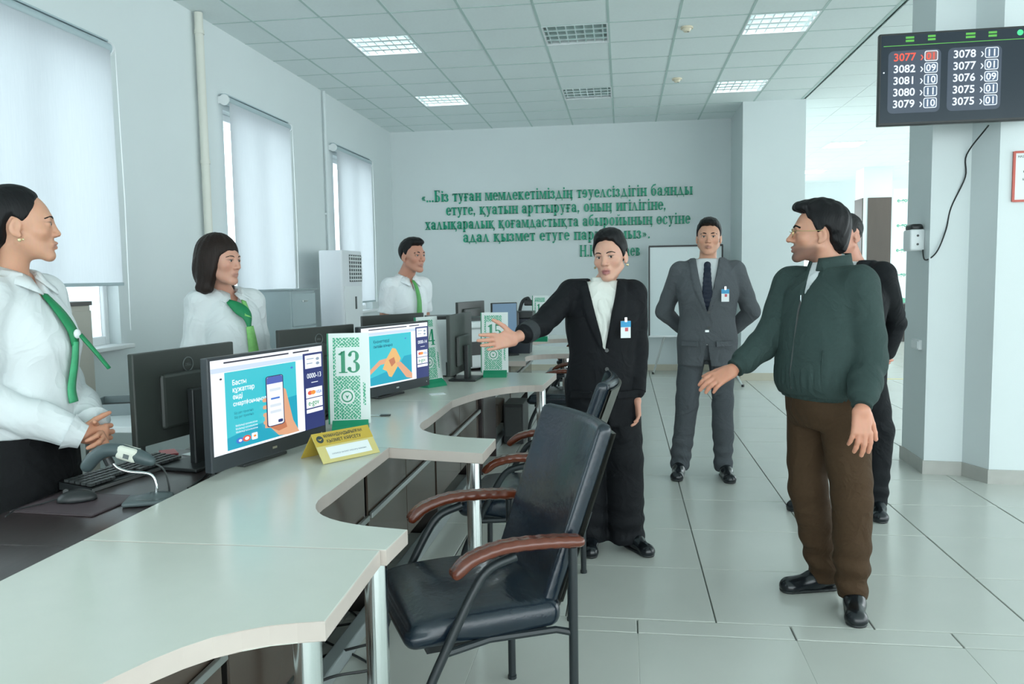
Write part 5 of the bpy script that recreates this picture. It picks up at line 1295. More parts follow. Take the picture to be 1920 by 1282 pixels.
    def shoe(s, heel, toe_dir, m=m_shoe, ln=0.285, wd=0.047, heelh=0.02, top=0.085):
        h = Vector((heel[0], heel[1], 0)); d = Vector((toe_dir[0], toe_dir[1], 0)).normalized(); p = Vector((-d.y, d.x, 0))
        q = lambda a, b, z: tuple(h+d*a+p*b+Vector((0, 0, z)))
        pts = [q(0.0, 0, 0), q(ln, 0, 0)]; lo = [min(a[i] for a in pts)-0.09 for i in range(2)]+[-0.02]; hi = [max(a[i] for a in pts)+0.09 for i in range(2)]+[0.16]
        F = Field(lo, hi, 0.006)
        F.cap(q(0.04, 0, 0.045+heelh), q(0.12, 0, 0.052), wd*0.78, wd*0.84, 0.02)
        F.cap(q(0.10, 0, 0.040), q(ln-0.05, 0.0, 0.028), wd*0.86, wd*0.80, 0.03)
        F.ell(q(ln-0.055, 0, 0.024), (wd*0.95, wd*0.95, 0.030), 0.02)
        F.cap(q(0.045, 0, 0.05), q(0.06, 0, top), 0.038, 0.036, 0.02)
        F.apply(lambda A, X, Y, Z: np.maximum(A, 0.004-Z))
        o = s.garment('shoe', F, m)
        F = Field(lo, hi, 0.006)
        F.cap(q(0.04, 0, 0.02), q(ln-0.05, 0, 0.02), wd*0.88, wd*0.93, 0.02); F.apply(lambda A, X, Y, Z: np.maximum(A, np.maximum(Z-0.014, -Z)))
        V, Q = F.mesh()
        if len(V): link('sole', np_mesh('sole', V, Q), m_black, o)
        return o
def wr(amp, fx, fz, ph=0.0):
    """soft cloth ripple"""
    return lambda X, Y, Z: amp*np.sin(fx*X+2.0*np.sin(fz*0.5*Z+ph)+ph)*np.sin(fz*Z+1.7*np.sin(7*X+5*Y)+ph)
TS = [(0.80, 0, 0.01, 0.165, 0.115), (0.93, 0, 0.01, 0.172, 0.118), (1.08, 0, 0.005, 0.150, 0.105), (1.26, 0, 0.0, 0.172, 0.118), (1.38, 0, 0.012, 0.175, 0.100), (1.44, 0, 0.022, 0.125, 0.078), (1.49, 0, 0.03, 0.062, 0.060)]
def torso(k, dx=0.0, dy=0.0, z0=None, z1=None, ex=(1, 1)):
    out = [(z*k, a+(b*0)+0.0, y, rx*k*ex[0]+dx, ry*k*ex[1]+dy) for (z, a, y, rx, ry) in TS for b in (0,)]
    if z0 is not None:
        S = np.array(out); v = [float(np.interp(z0, S[:, 0], S[:, i])) for i in range(1, 5)]; out = [(z0, *v)]+[q for q in out if q[0] > z0]
    if z1 is not None:
        S = np.array(out); v = [float(np.interp(z1, S[:, 0], S[:, i])) for i in range(1, 5)]; out = [q for q in out if q[0] < z1]+[(z1, *v)]
    return out
def open_front(zb, zt, wt, lapel=0.0, wb=0.004):
    """cuts a V-shaped opening below the chin into a jacket field"""
    def fn(A, X, Y, Z):
        t = np.clip((Z-zb)/(zt-zb), 0, 1.3); hw = wb+(wt-wb)*t
        d = np.maximum(np.maximum(np.abs(X)-hw, zb-Z), Y-0.02)
        return np.maximum(A, -d*0.9)
    return fn
def lapels(zb, zt, wt, w, secs, th=0.007):
    S = np.array(secs); S = S[np.argsort(S[:, 0])]
    return None

def hairline(th, vol=0.01, amp=0.0016, soft=0.03):
    """th: list of (degrees from the forehead round to the nape, height); tapers the hair into the scalp"""
    A_, Z_ = [t[0] for t in th], [t[1] for t in th]
    def fn(A, X, Y, Z):
        ang = np.degrees(np.arctan2(np.abs(X), -(Y-0.012)))
        line = np.interp(ang, A_, Z_)+0.0025*np.sin(X*170+Y*90)
        u = np.clip(1-(Z-line)/soft, 0, 1)
        A = A+(vol+0.004)*u**1.6
        return np.maximum(A, (line-Z)*0.8)+amp*np.sin(210*X+60*Z)*np.sin(90*Y+30*X)
    return fn
def suit_person(P, k, joints, jac, tro, shirt_m, hem, button, vtop=1.47, vw=0.075, jacket_ex=(1, 1), tie=None, trouser_r=(0.098, 0.076, 0.066), belt=True, sleeve_r=(0.072, 0.058, 0.047), lap=0.055, cut=True, shoulder=0.0):
    """trousers, shirt, jacket with lapels; joints in own frame"""
    J = joints
    sec = torso(k, 0.026, 0.026, hem, 1.475*k, jacket_ex)
    lo = [min(v[i] for v in J.values())-0.16 for i in range(3)]; hi = [max(v[i] for v in J.values())+0.16 for i in range(3)]
    bx = lambda z0, z1: ((min(lo[0], -0.32), min(lo[1], -0.26), z0), (max(hi[0], 0.32), max(hi[1], 0.26), z1))
    # shirt
    F = Field((-0.24, -0.2, 0.9*k), (0.24, 0.22, 1.53*k), 0.008)
    F.loft(torso(k, 0.008, 0.010, 0.9*k, 1.475*k), 0.01, noise=wr(0.0012, 40, 22))
    P.garment('shirt', F, shirt_m)
    # jacket
    a, b = bx(hem-0.04, 1.56*k)
    F = Field(a, b, 0.0088)
    F.loft(sec, 0.012, noise=wr(0.0022, 13, 17, 0.6))
    for sd in ('R', 'L'):
        s0, e0, w0 = J['sh'+sd], J['el'+sd], J['wr'+sd]
        F.chain([s0, e0, w0], sleeve_r, 0.013, [(0.0035, 62, 0.85, 0.25, 0.3), (0.0035, 60, 0.12, 0.28, 1.1)])
        inn = Vector(s0)*0.5+Vector((0, 0.02, Vector(s0).z*0.5)); F.cap((s0[0]*0.35, 0.025, s0[2]+0.020*k), (s0[0]*0.95, s0[1]*0.6+0.01, s0[2]+0.012+shoulder), 0.060, 0.064, 0.03)
    zb, zt = button, vtop*k
    if cut:
        def lapfn(A, X, Y, Z):
            t = np.clip((Z-zb)/(zt-zb), 0, 1); hw = 0.006+(vw-0.006)*t; lw = lap*np.sin(np.clip(t*1.15, 0, 1)*math.pi*0.62+0.15)
            m = np.clip((hw+lw-np.abs(X))/0.004, 0, 1)*np.clip((Z-zb)/0.02, 0, 1)*np.clip((0.0-Y)/0.03, 0, 1)*np.clip((zt+0.03-Z)/0.03, 0, 1)
            return A-0.011*m
        F.apply(lapfn); F.apply(open_front(zb, zt, vw))
        def skirt(A, X, Y, Z):
            t = np.clip((zb-Z)/(zb-hem), 0, 1); hw = -0.004+0.064*np.clip(t-0.46, 0, 1)**1.2
            d = np.maximum(np.maximum(np.abs(X)-hw, Z-zb), Y+0.02); return np.maximum(A, -d)
        F.apply(skirt)
    F.apply(lambda A, X, Y, Z: np.where((Z > 1.40*k) & (A < 0.3), np.maximum(A, -(np.sqrt((X/1.0)**2+((Y-0.025)/1.05)**2)-0.062)), A))
    jo = P.garment('jacket', F, jac)
    if cut:
        for i in range(2):
            zz = zb-0.004-0.10*i*k
            S_ = np.array(sec); ry = np.interp(zz, S_[:, 0], S_[:, 4]); MB().cyl((0.012, -ry-0.002, zz), (0.012, -ry-0.009, zz), 0.010, n=14).build('button', m_dgrey, jo)
        for sx_ in (-1, 1):
            zz = (hem+button)/2-0.03; S_ = np.array(sec); rx = np.interp(zz, S_[:, 0], S_[:, 3]); ry = np.interp(zz, S_[:, 0], S_[:, 4]); xx = sx_*0.115
            yy = -ry*(1-min(0.98, abs(xx)/rx)**2.3)**(1/2.3)
            MB().box((xx, yy+0.002, zz), (0.12, 0.016, 0.038), rot=Matrix.Rotation(R(sx_*24), 4, 'Z'), bev=0.004).build('pocket_flap', jac, jo)
    # trousers
    a, b = (-0.32, -0.34, 0.02), (0.32, 0.34, 1.10*k)
    F = Field(a, b, 0.0088)
    F.loft([(0.80*k, 0, 0.01, 0.150*k, 0.10*k), (0.86*k, 0, 0.012, 0.172*k, 0.118*k), (0.93*k, 0, 0.010, 0.176*k, 0.122*k), (1.06*k, 0, 0.006, 0.158*k, 0.112*k)], 0.03)
    for sd in ('R', 'L'):
        F.chain([J['hip'+sd], J['kn'+sd], J['an'+sd]], trouser_r, 0.022, [(0.004, 55, 0.95, 0.3, 0.4), (0.005, 70, 0.85, 0.35, 0.9)])
    F.apply(lambda A, X, Y, Z: np.maximum(A, 0.035-Z))
    P.garment('trousers', F, tro)
    # collar
    cm = MB(); n = 26
    nb = J['neck']
    for ring in (0,):
        vs = []
        for i in range(n+1):
            a_ = R(-90+10+340*i/n)
            fr = max(0.0, -math.sin(a_))
            r1 = 0.066*k; r2 = 0.073*k
            z1_ = nb[2]+0.016*k-0.046*fr; z2_ = nb[2]-0.022*k-0.048*fr
            vs.append((cm.bm.verts.new((nb[0]+r1*math.cos(a_), nb[1]+r1*1.05*math.sin(a_), z1_)), cm.bm.verts.new((nb[0]+r2*math.cos(a_)*1.06, nb[1]+r2*1.12*math.sin(a_), z2_))))
        for i in range(n): cm.bm.faces.new((vs[i][0], vs[i+1][0], vs[i+1][1], vs[i][1]))
    co = cm.build('shirt_collar', shirt_m, P.t, True); md = co.modifiers.new('thick', 'SOLIDIFY'); md.thickness = 0.004
    if tie:
        S_ = np.array(torso(k, 0.010, 0.010)); S_ = S_[np.argsort(S_[:, 0])]
        F = Field((-0.06, -0.22, 0.95*k), (0.06, 0.05, 1.50*k), 0.005)
        zs = np.linspace(1.435*k, tie[1], 16)
        prev = None
        for i, z in enumerate(zs):
            y = -np.interp(z, S_[:, 0], S_[:, 4])-0.019+0.034*min(1, max(0, (zb+0.05-z)/0.08))+np.interp(z, S_[:, 0], S_[:, 2]); wdt = lerp(0.013, 0.034, min(1, i/10)) if i < 14 else lerp(0.034, 0.0, (i-13)/2.5)
            if prev is not None:
                for q in (-1, -0.5, 0, 0.5, 1): F.cap((q*prev[1], prev[0], prev[2]), (q*wdt, y, z), 0.0075, 0.0075, 0.010)
            prev = (y, wdt, z)
        y = -np.interp(1.435*k, S_[:, 0], S_[:, 4])-0.020+np.interp(1.435*k, S_[:, 0], S_[:, 2])
        F.ell((0, y-0.003, 1.435*k), (0.024, 0.012, 0.024), 0.008)
        P.garment('tie', F, tie[0])
    if belt:
        MB().box((0, -0.127*k, 1.0*k), (0.028, 0.010, 0.018), bev=0.003).build('belt_buckle', m_alu, P.t)
    return jo
def badge(P, loc, rz, lab='blue and white name badge'):
    b = MB().box((0, 0, -0.045), (0.052, 0.003, 0.085), bev=0.001).build('badge', m_white, P.t, loc=loc, rot=(0, 0, R(rz)))
    b['label'] = lab
    MB().box((0, -0.002, -0.018), (0.052, 0.002, 0.030)).build('badge_header', mat('badge_blue', sr(40, 150, 200), 0.4, noise=0.05, nscale=9), b)
    MB().box((0.004, -0.002, -0.045), (0.016, 0.002, 0.018)).build('badge_photo', mat('badge_photo', sr(200, 90, 100), 0.5, noise=0.1, nscale=40), b)
    MB().box((0, -0.001, 0.004), (0.012, 0.008, 0.022)).build('badge_clip', m_chrome, b)
def crop_hair(F, vol=0.010, top=0.0, front=0.078, side=0.0, nape=-0.075, ears=-0.005):
    """short men's cut"""
    F.ell((0, 0.020, 0.044), (0.074+vol, 0.095+vol*1.1, 0.090+vol), 0.01)
    if top: F.ell((0, -0.022, 0.105), (0.060, 0.078, 0.030+top), 0.02)
    F.apply(hairline([(0, front+0.004), (25, front), (42, front-0.008), (55, front-0.030), (66, 0.030), (76, 0.0+ears), (86, -0.018+ears), (93, 0.028), (108, 0.008), (122, -0.03), (145, nape+0.01), (180, nape)], vol, 0.0016))
# ------------------------------------------------------------------ man in the grey suit
k = 1.815/1.75
P = Person('man in a grey suit and dark tie standing with his hands behind his back', (0.585, 5.66), -6, 1.815, (0.592, 5.645, 1.672), (-7, 2, 1), skin=(0.635, 0.333, 0.224))
m_gsuit = fabric('grey_suit', (0.095, 0.105, 0.115), 0.8, 0.12, 120)
J = dict(shR=(-0.188, 0.01, 1.435), shL=(0.188, 0.01, 1.435), elR=(-0.305, 0.10, 1.155), elL=(0.305, 0.10, 1.155), wrR=(-0.13, 0.21, 0.985), wrL=(0.13, 0.21, 0.985), hipR=(-0.098, 0, 0.955), hipL=(0.098, 0, 0.955), knR=(-0.135, -0.015, 0.52), knL=(0.110, -0.02, 0.52), anR=(-0.185, 0.02, 0.075), anL=(0.115, 0.02, 0.075), neck=(0, 0.018, 1.515))
suit_person(P, k, J, m_gsuit, fabric('grey_trousers', (0.075, 0.085, 0.095), 0.8, 0.12, 120), m_shirt, 0.79, 1.17, vw=0.078, tie=(fabric('tie_navy', (0.012, 0.018, 0.035), 0.5), 1.03), jacket_ex=(1.03, 1.02))
P.core(torso(k, -0.012, -0.012), [([J['sh'+q], J['el'+q], J['wr'+q]], (0.045, 0.036, 0.026)) for q in 'RL'], [([J['hip'+q], J['kn'+q], J['an'+q]], (0.075, 0.05, 0.035)) for q in 'RL'])
P.head((0, 0.03, 1.50), jaw=1.08, width=1.04, eye_open=0.85, brow_th=0.0036)
P.hair(lambda F: crop_hair(F, 0.012, 0.004, 0.078), m_hair)
P.hand((-0.06, 0.215, 0.96), (0.7, 0.1, -0.35), (0, 1, 0.1), 1, (0.5, 0.5, 0.5, 0.5), fore=(-0.13, 0.21, 0.99))
P.hand((0.06, 0.245, 0.97), (-0.7, 0.1, -0.35), (0, 1, 0.1), -1, (0.5, 0.5, 0.5, 0.5), fore=(0.13, 0.21, 0.99))
P.shoe((-0.185, 0.06), (-0.06, -1)); P.shoe((0.118, 0.06), (0.16, -1))
badge(P, (0.118, -0.158, 1.325), 12); P.finish()
# ------------------------------------------------------------------ woman in the black suit
k = 1.66/1.75
P = Person('woman in a black trouser suit stretching one open hand towards the counters', (-0.105, 4.10), 6, 1.66, (-0.062, 4.075, 1.520), (-17, 7, -4), skin=(0.660, 0.367, 0.269), female=True, lip=(0.40, 0.13, 0.14))
P.gaze = 0.6
L = P.L
m_bsuit = fabric('black_suit', (0.0050, 0.006, 0.008), 0.75, 0.15, 120)
m_bshirt = fabric('blouse_white', (0.74, 0.76, 0.71), 0.65, 0.02, 8, 0.05)
J = dict(shR=(-0.160, 0.0, 1.335), shL=(0.160, 0.0, 1.325), elR=tuple(L((-0.400, 3.90, 1.190))), elL=(0.185, 0.03, 1.055), wrR=tuple(L((-0.462, 3.76, 1.158))), wrL=(0.165, -0.05, 0.845), hipR=(-0.09, 0, 0.865), hipL=(0.09, 0, 0.865), knR=(-0.085, -0.01, 0.48), knL=(0.105, -0.01, 0.48), anR=(-0.070, 0.02, 0.06), anL=(0.120, 0.01, 0.06), neck=(0, 0.018, 1.375))
suit_person(P, k, J, m_bsuit, m_bsuit, m_bshirt, 0.66, 1.06, vtop=1.46, vw=0.074, jacket_ex=(1.0, 1.03), trouser_r=(0.105, 0.096, 0.098), sleeve_r=(0.068, 0.056, 0.050), belt=False)
# rolled cuffs
cf = fabric('cuff_grey', (0.040, 0.046, 0.050), 0.7, 0.1, 100)
for q in 'RL':
    e, w_ = Vector(J['el'+q]), Vector(J['wr'+q]); d = (w_-e).normalized()
    MB().tube([tuple(w_-d*0.055), tuple(w_-d*0.02), tuple(w_+d*0.010)], [0.0535, 0.0535, 0.0525], 20).build('cuff', cf if q == 'R' else m_bsuit, P.t, True)
# blouse: high gathered neck
F = Field((-0.12, -0.20, 1.02), (0.12, 0.12, 1.44), 0.006)
F.loft([(1.05, 0, 0.0, 0.06, 0.125), (1.15, 0, -0.004, 0.075, 0.126), (1.27, 0, 0.0, 0.085, 0.110), (1.34, 0, 0.012, 0.078, 0.082), (1.375, 0, 0.018, 0.058, 0.066), (1.42, 0, 0.016, 0.054, 0.060)], 0.012, noise=lambda X, Y, Z: 0.0026*np.sin(170*X+3*np.sin(20*Z)))
P.garment('blouse', F, m_bshirt)
P.core(torso(k, -0.012, -0.012), [([J['sh'+q], J['el'+q], J['wr'+q]], (0.042, 0.034, 0.026)) for q in 'RL'], [([J['hip'+q], J['kn'+q], J['an'+q]], (0.075, 0.05, 0.035)) for q in 'RL'])
P.head((0, 0.03, 1.37), jaw=0.98, width=1.02, eye_open=0.8, brow_th=0.0026, mouth_open=0.005, earring=True)
def bun(F):
    F.ell((0, 0.020, 0.044), (0.087, 0.108, 0.100), 0.01); F.ell((0, 0.01, 0.108), (0.064, 0.080, 0.036), 0.03)
    F.ell((0.0, 0.135, 0.03), (0.045, 0.04, 0.045), 0.02)
    F.apply(hairline([(0, 0.090), (20, 0.086), (36, 0.072), (48, 0.048), (60, 0.018), (72, -0.012), (84, -0.03), (92, 0.024), (108, 0.0), (130, -0.05), (180, -0.055)], 0.012, 0.0010, 0.022))
P.hair(bun, m_hair)
wR = Vector(J['wrR']); fd = L((-0.655, 3.64, 1.135))-L((-0.535, 3.675, 1.140)); up = Vector((0, 0, 1))
pn = L((-0.55, 3.0, 1.35))-L((-0.535, 3.675, 1.15))
eR = Vector(J['elR']); fo = tuple(wR-(wR-eR).normalized()*0.06)
hw = wR+(wR-eR).normalized()*0.085
P.hand(tuple(hw), tuple(fd+Vector((0, 0, -0.01))), tuple(pn), 1, (0.10, 0.12, 0.16, 0.20), thumb=(0.75, 0.1), fore=fo, fr=0.034, sc=1.14, splay=(0.09, 0.02, -0.05, -0.11))
P.hand((0.168, -0.062, 0.800), (0.06, -0.16, -1), (-1, -0.2, 0.1), 1, (0.35, 0.35, 0.4, 0.4), fore=(0.166, -0.04, 0.87))
P.shoe((-0.065, 0.06), (-0.05, -1), ln=0.255, wd=0.040); P.shoe((0.115, 0.045), (0.55, -1), ln=0.255, wd=0.040)
badge(P, (0.105, -0.148, 1.205), 14); P.finish()
# ------------------------------------------------------------------ man in the green jacket
k = 1.725/1.75
P = Person('man in a green zip jacket and brown trousers, with glasses and a short beard', (0.845, 3.46), -62, 1.725, (0.803, 3.46, 1.585), (-99, -1, 0), skin=(0.597, 0.300, 0.202))
L = P.L
P.wrk = dict(Person.wrk, jacket=0.0075); P.wfreq = 11.0
m_gj = fabric('green_jacket', (0.036, 0.060, 0.056), 0.85, 0.10, 90, 0.2, 300)
m_rib = fabric('green_rib', (0.031, 0.053, 0.049), 0.85, 0.2, 60, 0.3, 200)
m_br = fabric('brown_trousers', (0.060, 0.034, 0.017), 0.85, 0.15, 90)
neckb = tuple(L((0.862, 3.475, 1.455)))
J = dict(shR=tuple(L((0.735, 3.63, 1.372))), shL=tuple(L((0.935, 3.335, 1.370))), elR=tuple(L((0.632, 3.56, 1.145))), elL=tuple(L((0.968, 3.285, 1.085))), wrR=tuple(L((0.520, 3.485, 1.060))), wrL=tuple(L((0.918, 3.175, 0.965))), hipR=(-0.092, 0, 0.90), hipL=(0.092, 0, 0.90), knR=tuple(L((0.800, 3.54, 0.49))), knL=tuple(L((0.935, 3.36, 0.495))), anR=tuple(L((0.90, 3.625, 0.07))), anL=tuple(L((0.960, 3.44, 0.07))), neck=neckb)
F = Field((-0.56, -0.42, 0.90), (0.36, 0.34, 1.56), 0.0085)
sec = [(0.925, 0, -0.015, 0.186, 0.142), (0.955, 0, -0.02, 0.200, 0.156), (1.02, 0, -0.02, 0.205, 0.160), (1.15, 0, -0.012, 0.200, 0.150), (1.27, 0, -0.004, 0.198, 0.142), (1.36, 0, 0.008, 0.195, 0.125), (1.415, 0, 0.018, 0.145, 0.095), (1.455, 0, 0.020, 0.098, 0.085)]
F.loft(sec, 0.014, noise=lambda X, Y, Z: wr(0.0035, 12, 15, 0.4)(X, Y, Z)+0.004*np.exp(-((Z-0.99)/0.05)**2)*np.sin(38*np.arctan2(Y, X)))
for sd in ('R', 'L'):
    s0, e0, w0 = J['sh'+sd], J['el'+sd], J['wr'+sd]
    F.chain([s0, e0, w0], (0.078, 0.066, 0.056), 0.012, [(0.004, 50, 0.8, 0.3, 0.3), (0.0055, 55, 0.45, 0.5, 1.3)])
    F.cap((s0[0]*0.3, 0.02, 1.405), (s0[0]*0.95, s0[1]*0.8, 1.378), 0.06, 0.07, 0.03)
F.chain([tuple(np.array(neckb)+[0, 0.0, -0.05]), tuple(np.array(neckb)+[0, 0.004, 0.035])], (0.088, 0.078), 0.02)
nc = np.array(neckb)
F.apply(lambda A, X, Y, Z: np.where(Z > 1.36, np.maximum(A, -(np.sqrt((X-nc[0])**2+((Y-nc[1]+0.006)/1.05)**2)-np.where(Z > 1.43, 0.069, 0.05))), A))
def zipcut(A, X, Y, Z):
    hw = 0.004+0.030*np.clip((Z-1.335)/0.14, 0, 1.2); d = np.maximum(np.maximum(np.abs(X-0.0)-hw, 1.335-Z), Y+0.03); return np.maximum(A, -d)
F.apply(zipcut)
F.apply(lambda A, X, Y, Z: np.maximum(A, Z-1.452))
jo = P.garment('jacket', F, m_gj)
cm = MB(); vs = []; n_ = 40
for i in range(n_+1):
    a_ = R(-90+14+332*i/n_); fr = max(0.0, -math.sin(a_)); bk_ = max(0.0, math.sin(a_))
    for (r_, z_) in ((0.092, 1.435), (0.080, 1.470), (0.0745, 1.497+0.010*bk_-0.012*fr)): vs.append(cm.bm.verts.new((nc[0]+r_*math.cos(a_), nc[1]-0.002+r_*1.04*math.sin(a_), z_)))
for i in range(n_):
    for j_ in range(2): cm.bm.faces.new((vs[3*i+j_], vs[3*i+3+j_], vs[3*i+4+j_], vs[3*i+1+j_]))
co = cm.build('collar', m_gj, jo, True); md = co.modifiers.new('thick', 'SOLIDIFY'); md.thickness = 0.008; md.offset = 0
S_ = np.array(sec)
zp = [(0.002, -np.interp(z, S_[:, 0], S_[:, 4])+np.interp(z, S_[:, 0], S_[:, 2])-0.002, z) for z in np.linspace(0.95, 1.335, 14)]
MB().tube(zp, 0.004, 6).build('zip', m_dgrey, jo); MB().box((0.004, zp[-1][1]-0.008, 1.322), (0.006, 0.004, 0.03)).build('zip_pull', m_chrome, jo)
for q in (-1, 1):
    zz = [(q*0.142, -np.interp(z, S_[:, 0], S_[:, 4])*0.83-0.016, z) for z in (0.98, 1.06, 1.12)]
    MB().tube(zz, 0.003, 6).build('pocket_seam', m_rib, jo)
# ribbed hem and cuffs
F = Field((-0.26, -0.24, 0.88), (0.26, 0.24, 0.98), 0.006)
F.loft([(0.905, 0, -0.012, 0.180, 0.138), (0.955, 0, -0.018, 0.192, 0.148)], 0.006, noise=lambda X, Y, Z: 0.0028*np.sin(70*np.arctan2(Y, X)))
o = P.garment('waistband', F, m_rib)
for q in 'RL':
    e, w_ = Vector(J['el'+q]), Vector(J['wr'+q]); d = (w_-e).normalized()
    a_, b_ = w_+d*0.010, w_+d*0.062
    F = Field([min(a_[i], b_[i])-0.08 for i in range(3)], [max(a_[i], b_[i])+0.08 for i in range(3)], 0.005)
    F.cap(tuple(a_), tuple(b_), 0.050, 0.040, 0.01, fold=(0.0025, 150, 0.5, 2.0, 0.0)); dd = np.array(d); bb2 = np.array(b_)
    F.apply(lambda A, X, Y, Z: np.maximum(A, ((X-bb2[0])*dd[0]+(Y-bb2[1])*dd[1]+(Z-bb2[2])*dd[2])-0.004))
    P.garment('cuff', F, m_rib)
# inner shirt
F = Field((-0.12, -0.18, 1.28), (0.12, 0.14, 1.53), 0.006)
F.chain([(nc[0]*0.5, 0.0, 1.33), (nc[0], nc[1]-0.006, 1.475)], (0.105, 0.064), 0.02)
F.apply(lambda A, X, Y, Z: np.maximum(A, Z-(1.490+0.22*(Y-nc[1]+0.02))))
P.garment('shirt', F, m_shirt)
# trousers
F = Field((-0.30, -0.34, 0.03), (0.34, 0.34, 1.05), 0.0085)
F.loft([(0.78, 0, 0.0, 0.150, 0.115), (0.84, 0, 0.0, 0.176, 0.138), (0.92, 0, -0.004, 0.178, 0.138), (1.02, 0, 0.0, 0.165, 0.125)], 0.03)
for q in 'RL': F.chain([J['hip'+q], J['kn'+q], J['an'+q]], (0.102, 0.077, 0.066), 0.012, [(0.004, 50, 0.95, 0.3, 0.4), (0.0065, 62, 0.8, 0.4, 0.9)])
F.apply(lambda A, X, Y, Z: np.maximum(A, 0.045-Z))
P.garment('trousers', F, m_br)
P.core(torso(k, -0.012, -0.012), [([J['sh'+q], J['el'+q], J['wr'+q]], (0.045, 0.036, 0.026)) for q in 'RL'], [([J['hip'+q], J['kn'+q], J['an'+q]], (0.075, 0.05, 0.035)) for q in 'RL'])
P.head((nc[0], nc[1]+0.006, 1.44), jaw=1.04, width=1.0, beard=(0.85, 0.95), nose=1.05, brow_th=0.0046, chin=0.004)
def quiff(F):
    F.ell((0, 0.026, 0.046), (0.086, 0.106, 0.100), 0.01); F.ell((0, -0.022, 0.116), (0.058, 0.070, 0.032), 0.025, rot=Matrix.Rotation(R(6), 4, 'X')); F.ell((0, -0.072, 0.112), (0.044, 0.030, 0.022), 0.02)
    F.ell((0, 0.085, -0.02), (0.060, 0.038, 0.070), 0.03)
    F.apply(hairline([(0, 0.088), (22, 0.084), (38, 0.072), (50, 0.052), (62, 0.040), (72, 0.012), (82, -0.022), (90, -0.026), (97, 0.026), (112, 0.006), (125, -0.045), (145, -0.085), (180, -0.088)], 0.010, 0.0024, 0.02))
P.hair(quiff, m_hair)
# glasses
m_gold = mat('gold_wire', (0.72, 0.58, 0.28), 0.22, metal=1.0, noise=0.03, nscale=20)
gl = bpy.data.objects.new('glasses', None); COL.objects.link(gl); gl.parent = P.t; gl.matrix_local = P.hm.copy()
for q in (-1, 1):
    MB().tube([(q*0.033+0.023*math.cos(2*math.pi*i/22), -0.101+0.004*abs(math.cos(2*math.pi*i/22)), 0.006+0.019*math.sin(2*math.pi*i/22)) for i in range(22)], 0.0011, 6, True).build('rim', m_gold, gl, True)
    MB().cyl((q*0.033, -0.1000, 0.006), (q*0.033, -0.0992, 0.006), 0.0222, n=22).build('lens', mat('lens', (0.9, 0.95, 0.95), 0.02, trans=1.0, alpha=0.25), gl)
    MB().tube([(q*0.056, -0.097, 0.012), (q*0.072, -0.085, 0.013), (q*0.082, -0.03, 0.012), (q*0.082, 0.012, 0.014), (q*0.080, 0.028, -0.002)], 0.0013, 6).build('temple', m_gold, gl, True)
MB().tube([(-0.011, -0.101, 0.010), (0, -0.109, 0.013), (0.011, -0.101, 0.010)], 0.0011, 6).build('bridge', m_gold, gl, True)
wR = Vector(J['wrR']); eR = Vector(J['elR']); d = (wR-eR).normalized(); hw = wR+d*0.072
P.hand(tuple(hw), tuple(L((0.330, 3.38, 0.960))-L((0.44, 3.43, 1.010))), tuple(L((0.35, 3.7, 0.6))-L((0.44, 3.40, 1.03))), -1, (0.28, 0.30, 0.33, 0.36), thumb=(0.30, 0.35), fore=tuple(wR), splay=(0.03, 0.01, -0.03, -0.07))
wL = Vector(J['wrL']); eL = Vector(J['elL']); d = (wL-eL).normalized(); hw = wL+d*0.070
P.hand(tuple(hw), tuple(L((0.915, 3.10, 0.68))-L((0.92, 3.14, 0.84))), tuple(L((0.80, 3.75, 0.86))-L((0.935, 3.165, 0.86))), 1, (0.22, 0.22, 0.26, 0.30), thumb=(0.35, 0.25), fore=tuple(wL), sc=1.06)
hR = L((0.965, 3.655, 0)); tR = L((0.70, 3.585, 0))-hR; hL = L((0.985, 3.50, 0)); tL = L((0.935, 3.27, 0))-hL
P.shoe(hR, tR); P.shoe(hL, tL); P.finish()
# ------------------------------------------------------------------ man in the dark suit behind him
k = 1.76/1.75
P = Person('man in a dark suit half hidden behind the man in the green jacket', (1.325, 4.87), -48, 1.76, (1.275, 4.85, 1.628), (-58, 3, 0), skin=(0.635, 0.312, 0.224))
L = P.L
m_dsuit = fabric('dark_suit', (0.0055, 0.007, 0.009), 0.75, 0.15, 120)
J = dict(shR=(-0.185, 0.01, 1.40), shL=(0.185, 0.01, 1.40), elR=(-0.275, 0.12, 1.12), elL=tuple(L((1.60, 4.93, 1.12))), wrR=(-0.10, 0.21, 0.96), wrL=(0.10, 0.22, 0.95), hipR=(-0.095, 0, 0.92), hipL=(0.095, 0, 0.92), knR=tuple(L((1.15, 4.95, 0.5))), knL=tuple(L((1.49, 4.84, 0.5))), anR=tuple(L((1.09, 5.02, 0.075))), anL=tuple(L((1.475, 4.84, 0.075))), neck=(0, 0.018, 1.47))
suit_person(P, k, J, m_dsuit, m_dsuit, m_shirt, 0.78, 1.12, vw=0.075, jacket_ex=(1.06, 1.06), tie=(MATS['tie_navy'], 1.0))
P.core(torso(k, -0.012, -0.012), [([J['sh'+q], J['el'+q], J['wr'+q]], (0.045, 0.036, 0.026)) for q in 'RL'], [([J['hip'+q], J['kn'+q], J['an'+q]], (0.075, 0.05, 0.035)) for q in 'RL'])
P.head((0, 0.03, 1.455), jaw=1.1, width=1.05)
P.hair(lambda F: crop_hair(F, 0.006, 0.0, 0.085), m_hairg)
P.hand((-0.04, 0.225, 0.94), (0.7, 0.1, -0.35), (0, 1, 0.1), 1, (0.5, 0.5, 0.5, 0.5), fore=(-0.10, 0.21, 0.965)); P.hand((0.04, 0.255, 0.94), (-0.7, 0.1, -0.35), (0, 1, 0.1), -1, (0.5, 0.5, 0.5, 0.5), fore=(0.10, 0.22, 0.955))
